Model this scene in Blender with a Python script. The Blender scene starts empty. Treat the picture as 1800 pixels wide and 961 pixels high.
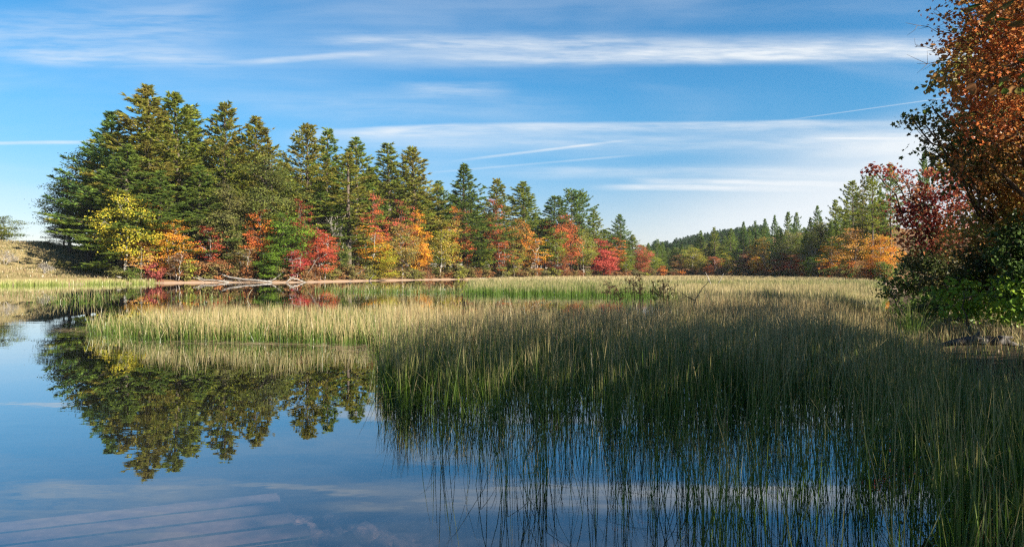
import bpy, math, random
import numpy as np
from mathutils import Vector

# ---------------------------------------------------------------- camera, world, sun, exposure
sc = bpy.context.scene
C = sc.collection
CAM_H, F_PX, HOR = 1.7, 1200.0, 480.0
cam_d = bpy.data.cameras.new('camera'); cam = bpy.data.objects.new('camera', cam_d); C.objects.link(cam)
cam_d.lens = 24.0; cam_d.sensor_width = 36.0; cam_d.clip_start = 0.05; cam_d.clip_end = 12000
cam.location = (0, 0, CAM_H); cam.rotation_euler = (math.radians(90), 0, 0)
sc.camera = cam

SUN_AZ, SUN_EL = math.radians(126.0), math.radians(33.0)   # azimuth clockwise from +Y (view direction)
sun_dir = Vector((math.sin(SUN_AZ) * math.cos(SUN_EL), math.cos(SUN_AZ) * math.cos(SUN_EL), math.sin(SUN_EL)))
sl = bpy.data.lights.new('sun', 'SUN'); sl.energy = 5.0; sl.angle = math.radians(0.53); sl.color = (1.0, 0.91, 0.78)
so = bpy.data.objects.new('sun', sl); C.objects.link(so); so.location = (60, 30, 60)
so.rotation_euler = sun_dir.to_track_quat('Z', 'Y').to_euler()

sc.view_settings.view_transform = 'Standard'; sc.view_settings.look = 'None'
sc.view_settings.gamma = 1.0; sc.view_settings.exposure = 1.72; sc.view_settings.use_curve_mapping = False
sc.render.engine = 'CYCLES'
cy = sc.cycles
cy.max_bounces = 8; cy.diffuse_bounces = 3; cy.glossy_bounces = 3; cy.transmission_bounces = 3
cy.transparent_max_bounces = 8; cy.caustics_reflective = False; cy.caustics_refractive = False
cy.use_denoising = False; cy.sample_clamp_indirect = 2.0; cy.sample_clamp_direct = 1.5; cy.use_adaptive_sampling = False
cy.filter_width = 1.3


class NT:
    """small helper around a node tree"""
    def __init__(s, tree):
        s.t = tree; s.n = tree.nodes; s.l = tree.links
    def add(s, typ, **kw):
        n = s.n.new(typ)
        for k, v in kw.items(): setattr(n, k, v)
        return n
    def put(s, sock, v):
        if hasattr(v, 'links') or isinstance(v, bpy.types.NodeSocket): s.l.new(v, sock)
        else: sock.default_value = v
    def m(s, op, a, b=None, c=None, clamp=False):
        n = s.add('ShaderNodeMath', operation=op, use_clamp=clamp)
        s.put(n.inputs[0], a)
        if b is not None: s.put(n.inputs[1], b)
        if c is not None: s.put(n.inputs[2], c)
        return n.outputs[0]
    def step(s, x, a, b):
        n = s.add('ShaderNodeMapRange', interpolation_type='SMOOTHSTEP')
        s.put(n.inputs[0], x); n.inputs[1].default_value = a; n.inputs[2].default_value = b
        return n.outputs[0]
    def mix(s, f, a, b, blend='MIX'):
        n = s.add('ShaderNodeMix', data_type='RGBA', blend_type=blend)
        s.put(n.inputs[0], f)
        for i, v in ((6, a), (7, b)):
            if isinstance(v, (tuple, list)): v = (*v[:3], 1.0)
            s.put(n.inputs[i], v)
        return n.outputs[2]
    def vec(s, x, y, z):
        n = s.add('ShaderNodeCombineXYZ')
        for i, v in enumerate((x, y, z)): s.put(n.inputs[i], v)
        return n.outputs[0]
    def noise(s, v, scale, detail=4.0, rough=0.55, dist=0.0):
        n = s.add('ShaderNodeTexNoise')
        if v is not None: s.l.new(v, n.inputs['Vector'])
        n.inputs['Scale'].default_value = scale; n.inputs['Detail'].default_value = detail
        n.inputs['Roughness'].default_value = rough; n.inputs['Distortion'].default_value = dist
        return n.outputs['Fac']


def build_world():
    w = bpy.data.worlds.new('World'); sc.world = w; w.use_nodes = True
    t = NT(w.node_tree); t.n.clear()
    sky = t.add('ShaderNodeTexSky', sky_type='NISHITA', sun_disc=False)
    sky.sun_elevation = SUN_EL; sky.sun_rotation = SUN_AZ
    sky.air_density = 1.0; sky.dust_density = 0.1; sky.ozone_density = 2.2; sky.altitude = 150
    tc = t.add('ShaderNodeTexCoord')
    sep = t.add('ShaderNodeSeparateXYZ'); t.l.new(tc.outputs['Generated'], sep.inputs[0])
    yy = t.m('MAXIMUM', t.m('ABSOLUTE', sep.outputs[1]), 0.04)
    u = t.m('DIVIDE', sep.outputs[0], yy); v = t.m('DIVIDE', sep.outputs[2], yy)
    # clouds lie in long straight east-west strands at high altitude
    n_warp = t.noise(t.vec(t.m('MULTIPLY', u, 2.2), t.m('MULTIPLY', v, 5.0), 0.0), 1.0, 3.0)
    vw = t.m('ADD', v, t.m('MULTIPLY', t.m('SUBTRACT', n_warp, 0.5), 0.020))
    n_streak = t.noise(t.vec(t.m('MULTIPLY', u, 3.0), t.m('MULTIPLY', vw, 46.0), 3.1), 1.0, 5.0, 0.6, 0.25)
    n_fine = t.noise(t.vec(t.m('ADD', t.m('MULTIPLY', u, 14.0), t.m('MULTIPLY', v, 20.0)), t.m('MULTIPLY', vw, 130.0), 7.7), 1.0, 4.0, 0.6)
    n_soft = t.noise(t.vec(t.m('MULTIPLY', u, 2.0), t.m('MULTIPLY', v, 9.0), 11.0), 1.0, 4.0, 0.55, 0.4)
    tex = t.m('ADD', t.m('MULTIPLY', t.step(n_streak, 0.30, 0.72), 0.62), t.m('MULTIPLY', t.step(n_fine, 0.3, 0.7), 0.58))     # ~0.6 mean
    total = None
    def band(v0, slope, up, dn, u0, u1, u2, u3, amt, contrast=1.0, curve=0.0, src=None):
        nonlocal total
        src = vw if src is None else src
        c = t.m('ADD', t.m('MULTIPLY', u, slope), v0)
        if curve: c = t.m('ADD', c, t.m('MULTIPLY', t.m('MULTIPLY', u, u), curve))
        d = t.m('SUBTRACT', src, c)
        a = t.step(d, up, 0.0) if up > 0 else 1.0
        b = t.step(d, -dn, 0.0)
        prof = t.m('MULTIPLY', t.step(d, up, up * 0.1), t.step(d, -dn, -dn * 0.1))
        rng = t.m('MULTIPLY', t.step(u, u0, u1), t.m('SUBTRACT', 1.0, t.step(u, u2, u3)))
        tx = t.m('ADD', 1.0 - contrast * 0.6, t.m('MULTIPLY', tex, contrast))
        f = t.m('MULTIPLY', t.m('MULTIPLY', prof, rng), t.m('MULTIPLY', tx, amt))
        total = f if total is None else t.m('ADD', total, f)
    # v = (480 - y) / 1200, u = (x - 900) / 1200
    band(0.317, 0.006, 0.040, 0.020, -0.40, 0.10, 0.66, 0.9, 0.46, 1.05)       # long white band
    band(0.318, 0.000, 0.024, 0.016, -0.05, 0.35, 0.66, 0.9, 0.22, 0.9)
    band(0.337, 0.075, 0.006, 0.008, -0.46, -0.34, -0.28, -0.10, 0.35, 0.8)    # its thin left tip
    band(0.338, 0.0, 0.022, 0.012, -0.34, -0.2, 0.0, 0.3, 0.22, 1.4)
    band(0.216, 0.022, 0.006, 0.016, -0.36, -0.15, 0.40, 0.66, 0.42, 1.0, -0.03)  # second band, sharp upper edge
    band(0.196, 0.0, 0.022, 0.030, -0.40, -0.1, 0.55, 0.9, 0.32, 0.8)
    band(0.199, 0.010, 0.0035, 0.0045, -2.0, -1.6, -0.66, -0.55, 0.50, 0.5)   # left contrail
    band(0.303, -0.02, 0.020, 0.022, -0.76, -0.66, -0.50, -0.38, 0.26, 1.4)    # left wisps
    band(0.38, 0.05, 0.06, 0.05, -0.9, -0.74, -0.52, -0.36, 0.22, 1.3)
    band(0.272, 0.0, 0.012, 0.02, -0.2, -0.12, -0.05, 0.02, 0.22, 1.2)
    band(0.247, 0.0, 0.03, 0.03, -0.5, -0.2, -0.1, 0.2, 0.12, 1.2)
    band(0.175, 0.12, 0.0025, 0.0035, -0.10, -0.02, 0.10, 0.20, 0.40, 0.5, 0.0, v)  # thin trails
    band(0.158, 0.085, 0.0020, 0.0030, -0.16, -0.05, 0.14, 0.2, 0.20, 0.5, 0.0, v)
    band(0.168, 0.14, 0.0012, 0.0014, 0.38, 0.46, 0.62, 0.66, 0.28, 0.3, 0.0, v)
    band(0.2005, -0.005, 0.0022, 0.0030, 0.42, 0.52, 0.62, 0.7, 0.35, 0.3, 0.0, v)
    band(0.128, -0.01, 0.006, 0.007, 0.10, 0.19, 0.26, 0.5, 0.55, 0.8)         # streaks above the hill
    band(0.138, -0.012, 0.006, 0.008, 0.16, 0.22, 0.30, 0.6, 0.50, 0.8)
    band(0.150, 0.0, 0.012, 0.016, -0.1, 0.1, 0.35, 0.6, 0.25, 1.2)
    # soft bank of cloud low on the right
    bank = t.m('MULTIPLY', t.step(t.m('SUBTRACT', v, t.m('MULTIPLY', t.m('SUBTRACT', u, 0.1), 0.24)), 0.150, 0.02),
               t.step(u, 0.02, 0.42))
    bank = t.m('MULTIPLY', bank, t.m('ADD', 0.55, t.m('MULTIPLY', n_soft, 0.9)))
    total = t.m('ADD', total, t.m('MULTIPLY', bank, 0.88))
    veil = t.m('MULTIPLY', t.step(n_soft, 0.40, 0.72), t.m('MULTIPLY', n_streak, 0.34))
    total = t.m('ADD', total, t.m('MULTIPLY', veil, t.step(v, 0.02, 0.1)))
    total = t.m('MULTIPLY', total, t.step(sep.outputs[2], 0.0, 0.02))
    total = t.m('MINIMUM', total, 0.93)
    hs = t.add('ShaderNodeHueSaturation'); hs.inputs['Saturation'].default_value = 1.18
    t.l.new(sky.outputs[0], hs.inputs['Color'])
    dim = t.m('ADD', 0.52, t.m('MULTIPLY', t.step(sep.outputs[2], -0.02, 0.30), 0.22))
    lift = t.mix(1.0, hs.outputs[0], t.vec(t.m('MULTIPLY', dim, t.m('SUBTRACT', 1.08, t.m('MULTIPLY', t.step(sep.outputs[2], 0.0, 0.25), 0.62))), t.m('MULTIPLY', dim, 0.95), t.m('MULTIPLY', dim, 1.06)), 'MULTIPLY')
    col = t.mix(total, lift, (4.35, 4.6, 4.8))
    bg = t.add('ShaderNodeBackground'); bg.inputs['Strength'].default_value = 0.062
    t.l.new(col, bg.inputs[0])
    out = t.add('ShaderNodeOutputWorld'); t.l.new(bg.outputs[0], out.inputs[0])

build_world()

# ---------------------------------------------------------------- helpers
rng = np.random.default_rng(7)

def at(px, y, D):
    return np.array([(px - 900.0) / F_PX * D, D, CAM_H + (HOR - y) / F_PX * D])

class Mesh:
    def __init__(s):
        s.v = []; s.r = []; s.h = []; s.f = []; s.n = 0
    def add(s, verts, faces, rnd=0.5, hgt=0.0):
        verts = np.asarray(verts, float).reshape(-1, 3)
        k = len(verts)
        s.v.append(verts)
        s.r.append(np.broadcast_to(np.asarray(rnd, float), (k,)).copy())
        s.h.append(np.broadcast_to(np.asarray(hgt, float), (k,)).copy())
        for f in (faces if isinstance(faces, list) else [faces]):
            s.f.append((np.asarray(f, np.int64) + s.n, getattr(s, 'mi', 0)))
        s.n += k
    def tube(s, pts, rad, sides=5, rnd=0.5):
        pts = np.asarray(pts, float); rad = np.asarray(rad, float); m = len(pts)
        d = np.gradient(pts, axis=0); d /= np.linalg.norm(d, axis=1)[:, None] + 1e-9
        ref = np.array([1.0, 0.0, 0.0]) if abs(d[0, 0]) < 0.8 else np.array([0.0, 1.0, 0.0])
        a = np.cross(d, ref); a /= np.linalg.norm(a, axis=1)[:, None] + 1e-9
        b = np.cross(d, a)
        th = np.arange(sides) * 2 * np.pi / sides
        ring = (a[:, None, :] * np.cos(th)[None, :, None] + b[:, None, :] * np.sin(th)[None, :, None]) * rad[:, None, None] + pts[:, None, :]
        i = np.arange(m - 1)[:, None]; j = np.arange(sides)[None, :]; j2 = (j + 1) % sides
        q = np.stack([i * sides + j, i * sides + j2, (i + 1) * sides + j2, (i + 1) * sides + j], -1).reshape(-1, 4)
        s.add(ring.reshape(-1, 3), [q, np.array([list(range(sides))[::-1]]), np.array([[(m - 1) * sides + x for x in range(sides)]])], rnd)
    def leaves(s, c, ax, side, template, length, width, rnd, fold=0.0):
        """one polygon per leaf: template (K,2) in (along, across)"""
        K = len(template); N = len(c)
        nrm = np.cross(ax, side)
        L = np.asarray(length).reshape(-1, 1, 1); W = np.asarray(width).reshape(-1, 1, 1)
        P = c[:, None, :] + ax[:, None, :] * template[None, :, 0:1] * L + side[:, None, :] * template[None, :, 1:2] * W
        if fold: P = P + nrm[:, None, :] * np.abs(template[None, :, 1:2]) * W * fold
        s.add(P.reshape(-1, 3), np.arange(N * K).reshape(N, K), np.repeat(rnd, K))
    def build(s, name, mats, parent=None, smooth=False):
        me = bpy.data.meshes.new(name)
        V = np.concatenate(s.v)
        me.vertices.add(len(V)); me.vertices.foreach_set('co', V.astype(np.float32).ravel())
        loops = np.concatenate([f.ravel() for f, _ in s.f])
        tot = np.concatenate([np.full(len(f), f.shape[1]) for f, _ in s.f])
        mi = np.concatenate([np.full(len(f), m) for f, m in s.f])
        start = np.concatenate([[0], np.cumsum(tot)[:-1]])
        me.loops.add(len(loops)); me.loops.foreach_set('vertex_index', loops.astype(np.int32))
        me.polygons.add(len(tot)); me.polygons.foreach_set('loop_start', start.astype(np.int32))
        try: me.polygons.foreach_set('loop_total', tot.astype(np.int32))
        except Exception: pass
        me.polygons.foreach_set('material_index', mi.astype(np.int32))
        me.polygons.foreach_set('use_smooth', np.full(len(tot), bool(smooth)))
        a = me.attributes.new('rnd', 'FLOAT', 'POINT'); a.data.foreach_set('value', np.concatenate(s.r).astype(np.float32))
        a = me.attributes.new('hgt', 'FLOAT', 'POINT'); a.data.foreach_set('value', np.concatenate(s.h).astype(np.float32))
        me.update(); me.validate()
        for m in (mats if isinstance(mats, (list, tuple)) else [mats]): me.materials.append(m)
        o = bpy.data.objects.new(name, me); C.objects.link(o)
        if parent is not None: o.parent = parent
        return o

def tag(o, label=None, cat=None, group=None, kind=None):
    if label: o['label'] = label
    if cat: o['category'] = cat
    if group: o['group'] = group
    if kind: o['kind'] = kind
    return o

def empty(name, loc, label, cat, group=None, rz=0.0):
    o = bpy.data.objects.new(name, None); C.objects.link(o)
    o.location = [float(x) for x in loc]; o.rotation_euler = (0, 0, rz); o.empty_display_size = 0.5
    return tag(o, label, cat, group)

def unit(a):
    return a / (np.linalg.norm(a, axis=-1, keepdims=True) + 1e-9)

# ---------------------------------------------------------------- materials
def new_mat(name):
    m = bpy.data.materials.new(name); m.use_nodes = True
    t = NT(m.node_tree); t.n.clear()
    out = t.add('ShaderNodeOutputMaterial')
    return m, t, out

def attr(t, name, typ='GEOMETRY'):
    n = t.add('ShaderNodeAttribute', attribute_type=typ, attribute_name=name)
    return n

def pos(t):
    return t.add('ShaderNodeNewGeometry').outputs['Position']

def leaf_mat(name, nscale, trans, gloss=0.0, var=0.9):
    m, t, out = new_mat(name)
    oi = t.add('ShaderNodeObjectInfo')
    c2 = attr(t, 'col2', 'OBJECT').outputs['Color']
    r = attr(t, 'rnd').outputs['Fac']
    n = t.noise(pos(t), nscale, 3.0, 0.6)
    f = t.step(t.m('ADD', n, t.m('MULTIPLY', t.m('SUBTRACT', r, 0.5), 0.30)), 0.40, 0.62)
    col = t.mix(f, oi.outputs['Color'], c2)
    k = t.m('ADD', 1.0 - var * 0.5, t.m('MULTIPLY', r, var))
    col = t.mix(1.0, col, t.vec(k, k, k), 'MULTIPLY')
    d = t.add('ShaderNodeBsdfDiffuse'); t.l.new(col, d.inputs[0])
    tr = t.add('ShaderNodeBsdfTranslucent')
    g = t.add('ShaderNodeGamma'); g.inputs[1].default_value = 0.82; t.l.new(col, g.inputs[0]); t.l.new(g.outputs[0], tr.inputs[0])
    mx = t.add('ShaderNodeMixShader'); mx.inputs[0].default_value = trans
    t.l.new(d.outputs[0], mx.inputs[1]); t.l.new(tr.outputs[0], mx.inputs[2])
    last = mx.outputs[0]
    if gloss:
        gl = t.add('ShaderNodeBsdfGlossy'); gl.inputs['Roughness'].default_value = 0.42
        m2 = t.add('ShaderNodeMixShader'); m2.inputs[0].default_value = gloss
        t.l.new(last, m2.inputs[1]); t.l.new(gl.outputs[0], m2.inputs[2]); last = m2.outputs[0]
    t.l.new(last, out.inputs[0])
    return m

def bark_mat(name, c1, c2, scale, rough=0.9):
    m, t, out = new_mat(name)
    p = pos(t); s = t.add('ShaderNodeSeparateXYZ'); t.l.new(p, s.inputs[0])
    n = t.noise(t.vec(t.m('MULTIPLY', s.outputs[0], 3.0), t.m('MULTIPLY', s.outputs[1], 3.0), t.m('MULTIPLY', s.outputs[2], 0.7)), scale, 5.0, 0.65)
    b = t.add('ShaderNodeBsdfPrincipled'); b.inputs['Roughness'].default_value = rough; b.inputs['Specular IOR Level'].default_value = 0.1
    t.l.new(t.mix(t.step(n, 0.35, 0.65), c1, c2), b.inputs['Base Color'])
    bp = t.add('ShaderNodeBump'); bp.inputs['Strength'].default_value = 0.6; bp.inputs['Distance'].default_value = 0.02
    t.l.new(n, bp.inputs['Height']); t.l.new(bp.outputs[0], b.inputs['Normal'])
    t.l.new(b.outputs[0], out.inputs[0])
    return m

M = {}
M['leaf'] = leaf_mat('foliage', 0.45, 0.42)
M['needle'] = leaf_mat('needles', 0.35, 0.38, 0.0, 0.7)
M['leaf_near'] = leaf_mat('near_leaves', 0.9, 0.50, 0.022, 1.1)
M['bark'] = bark_mat('bark', (0.065, 0.05, 0.038), (0.14, 0.11, 0.085), 2.0)
M['bark_pale'] = bark_mat('pale_bark', (0.22, 0.20, 0.17), (0.42, 0.39, 0.35), 1.6)
M['dead'] = bark_mat('weathered_wood', (0.15, 0.135, 0.115), (0.33, 0.30, 0.26), 2.5)
M['log'] = bark_mat('rotting_wood', (0.03, 0.028, 0.025), (0.12, 0.11, 0.10), 9.0)
M['stalk'] = bark_mat('dead_stalk', (0.14, 0.075, 0.04), (0.26, 0.15, 0.08), 6.0)

def reed_mat(name, green1, green2, tan, brown):
    m, t, out = new_mat(name)
    r = attr(t, 'rnd').outputs['Fac']; h = attr(t, 'hgt').outputs['Fac']
    n = t.noise(pos(t), 0.35, 3.0, 0.6)
    n2 = t.noise(pos(t), 2.5, 2.0, 0.6)
    g = t.mix(n2, green1, green2)
    dry = t.m('ADD', t.m('ADD', t.m('MULTIPLY', h, 0.75), t.m('MULTIPLY', r, 0.75)), t.m('MULTIPLY', t.m('SUBTRACT', n, 0.5), 0.7))
    c = t.mix(t.step(dry, 0.48, 1.10), g, tan)
    c = t.mix(t.m('MULTIPLY', t.step(r, 0.80, 0.97), 0.8), c, brown)
    d = t.add('ShaderNodeBsdfDiffuse'); t.l.new(c, d.inputs[0])
    tr = t.add('ShaderNodeBsdfTranslucent'); t.l.new(c, tr.inputs[0])
    gl = t.add('ShaderNodeBsdfGlossy'); gl.inputs['Roughness'].default_value = 0.38; gl.inputs[0].default_value = (0.8, 0.8, 0.8, 1)
    a = t.add('ShaderNodeMixShader'); a.inputs[0].default_value = 0.28
    t.l.new(d.outputs[0], a.inputs[1]); t.l.new(tr.outputs[0], a.inputs[2])
    b = t.add('ShaderNodeMixShader'); b.inputs[0].default_value = 0.03
    t.l.new(a.outputs[0], b.inputs[1]); t.l.new(gl.outputs[0], b.inputs[2])
    t.l.new(b.outputs[0], out.inputs[0])
    return m
M['rush'] = reed_mat('rushes', (0.042, 0.098, 0.010), (0.095, 0.145, 0.016), (0.40, 0.315, 0.155), (0.27, 0.155, 0.07))
M['drygrass'] = reed_mat('dry_grass', (0.10, 0.115, 0.03), (0.18, 0.155, 0.06), (0.34, 0.26, 0.14), (0.22, 0.13, 0.075))
M['fringe'] = reed_mat('green_fringe', (0.13, 0.18, 0.03), (0.22, 0.25, 0.05), (0.42, 0.36, 0.16), (0.36, 0.27, 0.12))
M['litter'] = reed_mat('reed_litter', (0.30, 0.20, 0.12), (0.40, 0.30, 0.20), (0.55, 0.47, 0.36), (0.26, 0.11, 0.06))

# ---------------------------------------------------------------- terrain
shore = [(-900, 505), (-400, 502), (0, 500.0), (130, 499), (260, 497), (400, 496), (520, 496), (650, 493), (760, 491), (860, 490), (960, 489.5), (1060, 488.5), (1128, 488)]
SHORE_PX = np.array([p for p, _ in shore], float)
SHORE_D = np.array([CAM_H * F_PX / (y - HOR) for _, y in shore])
poly = [tuple(at(p, HOR, D)[:2]) for p, D in zip(SHORE_PX, SHORE_D)]
poly += [((1138 - 900) / 1200 * 292, 292), ((1250 - 900) / 1200 * 290, 290), ((1340 - 900) / 1200 * 245, 245), ((1420 - 900) / 1200 * 195, 195),
         ((1500 - 900) / 1200 * 150, 150), (58, 105), (34, 62), (22, 40), (15.2, 28), (10.6, 18.2), (9.0, 14.5), (7.7, 11.5), (6.9, 8.8), (6.8, 5), (6.0, 1.5), (0.0, 0.9), (-12, 0.0), (-60, -20), (-160, -40)]
poly = np.array(poly)

def inside(P, Q):
    x, y = P[:, 0], P[:, 1]; r = np.zeros(len(P), bool)
    n = len(Q)
    for i in range(n):
        x1, y1 = Q[i]; x2, y2 = Q[(i + 1) % n]
        c = ((y1 > y) != (y2 > y))
        with np.errstate(divide='ignore', invalid='ignore'):
            xi = (x2 - x1) * (y - y1) / (y2 - y1 + 1e-12) + x1
        r ^= c & (x < xi)
    return r

def sdist(P, Q):
    d = np.full(len(P), 1e9)
    for i in range(len(Q)):
        a = Q[i]; b = Q[(i + 1) % len(Q)]; e = b - a
        tt = np.clip(((P - a) @ e) / (e @ e + 1e-9), 0, 1)
        d = np.minimum(d, np.linalg.norm(P - a - tt[:, None] * e, axis=1))
    return np.where(inside(P, Q), -d, d)

def sm(x, a, b):
    t_ = np.clip((x - a) / (b - a), 0, 1); return t_ * t_ * (3 - 2 * t_)

def wob(X, Y, s, seed=0.0):
    return (np.sin(X * s + 1.3 * seed + 1.7 * np.sin(Y * s * 0.7 + seed)) + np.sin(Y * s * 1.1 + 2.1 * seed + 1.4 * np.sin(X * s * 0.8 + 0.4))) * 0.5

def height(X, Y):
    X = np.atleast_1d(np.asarray(X, float)); Y = np.atleast_1d(np.asarray(Y, float))
    d = sdist(np.stack([X, Y], 1), poly) + wob(X, Y, 0.5, 1.0) * 0.25 * sm(np.hypot(X, Y), 25, 60)
    bank = 0.10 * np.minimum(np.maximum(d, 0), 4) + 0.06 * np.clip(d - 4, 0, 60) + 0.35 * sm(d, 0.5, 3.5) * sm(np.hypot(X, Y), 60, 100)
    # dune-like grassy hill behind the left shore
    hill = 5.7 * sm(-X, 76, 103) * sm(Y, 98, 142) * (1 - 0.35 * sm(Y, 170, 400)) * (Y > 0)
    hill = hill * (1 + 0.05 * wob(X, Y, 0.11, 2.0))
    # wooded rise on the far and right shore
    rise = 15.0 * sm(X, 40, 240) * sm(Y, 60, 160) * sm(d, 0, 90) + 12 * sm(Y, 300, 470) * sm(X, 20, 160) * sm(d, 10, 120)
    land = np.minimum(bank, 4.5 - 2.0 * sm(-X, 60, 90)) + hill + rise + 0.10 * wob(X, Y, 0.35, 3.0) * sm(d, 1, 6)
    lake = -0.20 - 0.048 * np.minimum(-d, 4.5) - 0.035 * np.clip(-d - 4.5, 0, 60)
    lake = np.where(d > -1.2, (0.20 + 0.0576) / 1.2 * d, lake)
    return np.where(d > 0, land, np.maximum(lake, -2.2))

def hz(x, y): return float(height([x], [y])[0])

def build_ground():
    nt = 420
    rr = np.concatenate([[0.0], np.geomspace(0.6, 60, 110), np.geomspace(62, 700, 110), np.geomspace(740, 2600, 22)])
    th = np.linspace(0, 2 * np.pi, nt, endpoint=False)
    R, T = np.meshgrid(rr, th, indexing='ij')
    X = R * np.sin(T); Y = R * np.cos(T)
    Z = height(X.ravel(), Y.ravel()).reshape(X.shape)
    m = Mesh()
    i = np.arange(len(rr) - 1)[:, None]; j = np.arange(nt)[None, :]; j2 = (j + 1) % nt
    q = np.stack([i * nt + j, (i + 1) * nt + j, (i + 1) * nt + j2, i * nt + j2], -1).reshape(-1, 4)
    m.add(np.stack([X, Y, Z], -1).reshape(-1, 3), q)
    mt, t, out = new_mat('ground')
    p = pos(t); s = t.add('ShaderNodeSeparateXYZ'); t.l.new(p, s.inputs[0])
    n1 = t.noise(p, 0.5, 5.0, 0.6); n2 = t.noise(p, 6.0, 4.0, 0.65); n3 = t.noise(p, 40.0, 3.0, 0.6)
    sand = t.mix(n2, (0.22, 0.15, 0.105), (0.38, 0.28, 0.20))
    bed = t.mix(n2, (0.010, 0.010, 0.009), (0.026, 0.022, 0.018))
    bed = t.mix(t.m('MULTIPLY', t.step(n3, 0.4, 0.7), 0.4), bed, (0.012, 0.011, 0.010))
    mud = t.mix(n2, (0.007, 0.007, 0.004), (0.016, 0.014, 0.009))
    litter = t.mix(n2, (0.11, 0.065, 0.035), (0.24, 0.15, 0.08))
    grass = t.mix(n1, (0.17, 0.13, 0.06), (0.29, 0.22, 0.115))
    grass = t.mix(t.step(n2, 0.45, 0.7), grass, (0.14, 0.13, 0.04))
    zz = t.m('ADD', s.outputs[2], t.m('MULTIPLY', t.m('SUBTRACT', n2, 0.5), 0.15))
    left = t.step(s.outputs[0], -66.0, -76.0)
    land = t.mix(left, litter, grass)
    c = t.mix(t.step(zz, 0.08, 0.34), sand, land)
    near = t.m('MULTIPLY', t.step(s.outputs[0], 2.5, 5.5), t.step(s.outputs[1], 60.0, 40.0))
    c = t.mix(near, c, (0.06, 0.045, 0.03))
    # under water: pale sandy bed by the camera, mud where the rushes root and further out
    under = t.mix(t.m('MAXIMUM', t.step(zz, -0.42, -0.75), t.step(s.outputs[0], 1.0, 3.0)), bed, mud)
    c = t.mix(t.step(zz, -0.02, 0.03), under, c)
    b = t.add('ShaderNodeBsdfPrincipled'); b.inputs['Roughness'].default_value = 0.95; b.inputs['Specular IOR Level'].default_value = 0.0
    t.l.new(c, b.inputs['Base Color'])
    bp = t.add('ShaderNodeBump'); bp.inputs['Strength'].default_value = 0.5; bp.inputs['Distance'].default_value = 0.05
    t.l.new(n2, bp.inputs['Height']); t.l.new(bp.outputs[0], b.inputs['Normal'])
    t.l.new(b.outputs[0], out.inputs[0])
    tag(m.build('ground', mt, smooth=True), kind='structure', label='ground with lake bed, sandy shore and grassy hill')

def build_water():
    m = Mesh()
    q = np.array([[-220, -60], [170, -60], [170, 310], [-220, 310]], float)
    m.add(np.c_[q, np.zeros(4)], np.array([[0, 1, 2, 3]]))
    mt, t, out = new_mat('lake_water')
    p = pos(t); s = t.add('ShaderNodeSeparateXYZ'); t.l.new(p, s.inputs[0])
    n = t.noise(t.vec(t.m('MULTIPLY', s.outputs[0], 0.6), t.m('MULTIPLY', s.outputs[1], 1.1), 0.0), 1.6, 3.0, 0.5)
    n2 = t.noise(t.vec(t.m('MULTIPLY', s.outputs[0], 0.05), t.m('MULTIPLY', s.outputs[1], 0.16), 2.0), 1.0, 3.0, 0.5)
    bp = t.add('ShaderNodeBump'); bp.inputs['Distance'].default_value = 0.012
    t.l.new(t.m('MULTIPLY', t.step(n2, 0.35, 0.75), 0.30), bp.inputs['Strength'])
    t.l.new(n, bp.inputs['Height'])
    # Schlick reflectance, the same from above and below (a plain Fresnel node would stop the sun under the surface)
    ge = t.add('ShaderNodeNewGeometry'); dt = t.add('ShaderNodeVectorMath', operation='DOT_PRODUCT')
    t.l.new(bp.outputs[0], dt.inputs[0]); t.l.new(ge.outputs['Incoming'], dt.inputs[1])
    cs = t.m('ABSOLUTE', dt.outputs['Value'])
    refl = t.m('ADD', 0.03, t.m('MULTIPLY', 0.97, t.m('POWER', t.m('SUBTRACT', 1.0, cs, clamp=True), 3.1)), clamp=True)
    tr = t.add('ShaderNodeBsdfTransparent'); tr.inputs[0].default_value = (0.80, 0.86, 0.92, 1)
    gl = t.add('ShaderNodeBsdfGlossy'); gl.inputs['Roughness'].default_value = 0.0; gl.inputs[0].default_value = (0.96, 0.98, 1.0, 1)
    t.l.new(bp.outputs[0], gl.inputs['Normal'])
    mx = t.add('ShaderNodeMixShader'); t.l.new(refl, mx.inputs[0])
    t.l.new(tr.outputs[0], mx.inputs[1]); t.l.new(gl.outputs[0], mx.inputs[2])
    t.l.new(mx.outputs[0], out.inputs[0])
    tag(m.build('water', mt), kind='structure', label='still lake water')

build_ground(); build_water()

def build_haze():
    m = Mesh()
    x0, x1, y0, y1, z0, z1 = -2750.0, 2750.0, -2750.0, 2750.0, -4.5, 60.0
    v = np.array([[x0, y0, z0], [x1, y0, z0], [x1, y1, z0], [x0, y1, z0], [x0, y0, z1], [x1, y0, z1], [x1, y1, z1], [x0, y1, z1]])
    m.add(v, np.array([[3, 2, 1, 0], [4, 5, 6, 7], [0, 1, 5, 4], [1, 2, 6, 5], [2, 3, 7, 6], [3, 0, 4, 7]]))
    mt, t, out = new_mat('haze')
    p = t.add('ShaderNodeVolumePrincipled'); p.inputs['Density'].default_value = 0.00008; p.inputs['Color'].default_value = (0.86, 0.92, 1.0, 1); p.inputs['Anisotropy'].default_value = 0.2
    t.l.new(p.outputs[0], out.inputs['Volume'])
    tag(m.build('haze', mt), 'thin haze in the air over the lake', kind='stuff')
build_haze()

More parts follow.
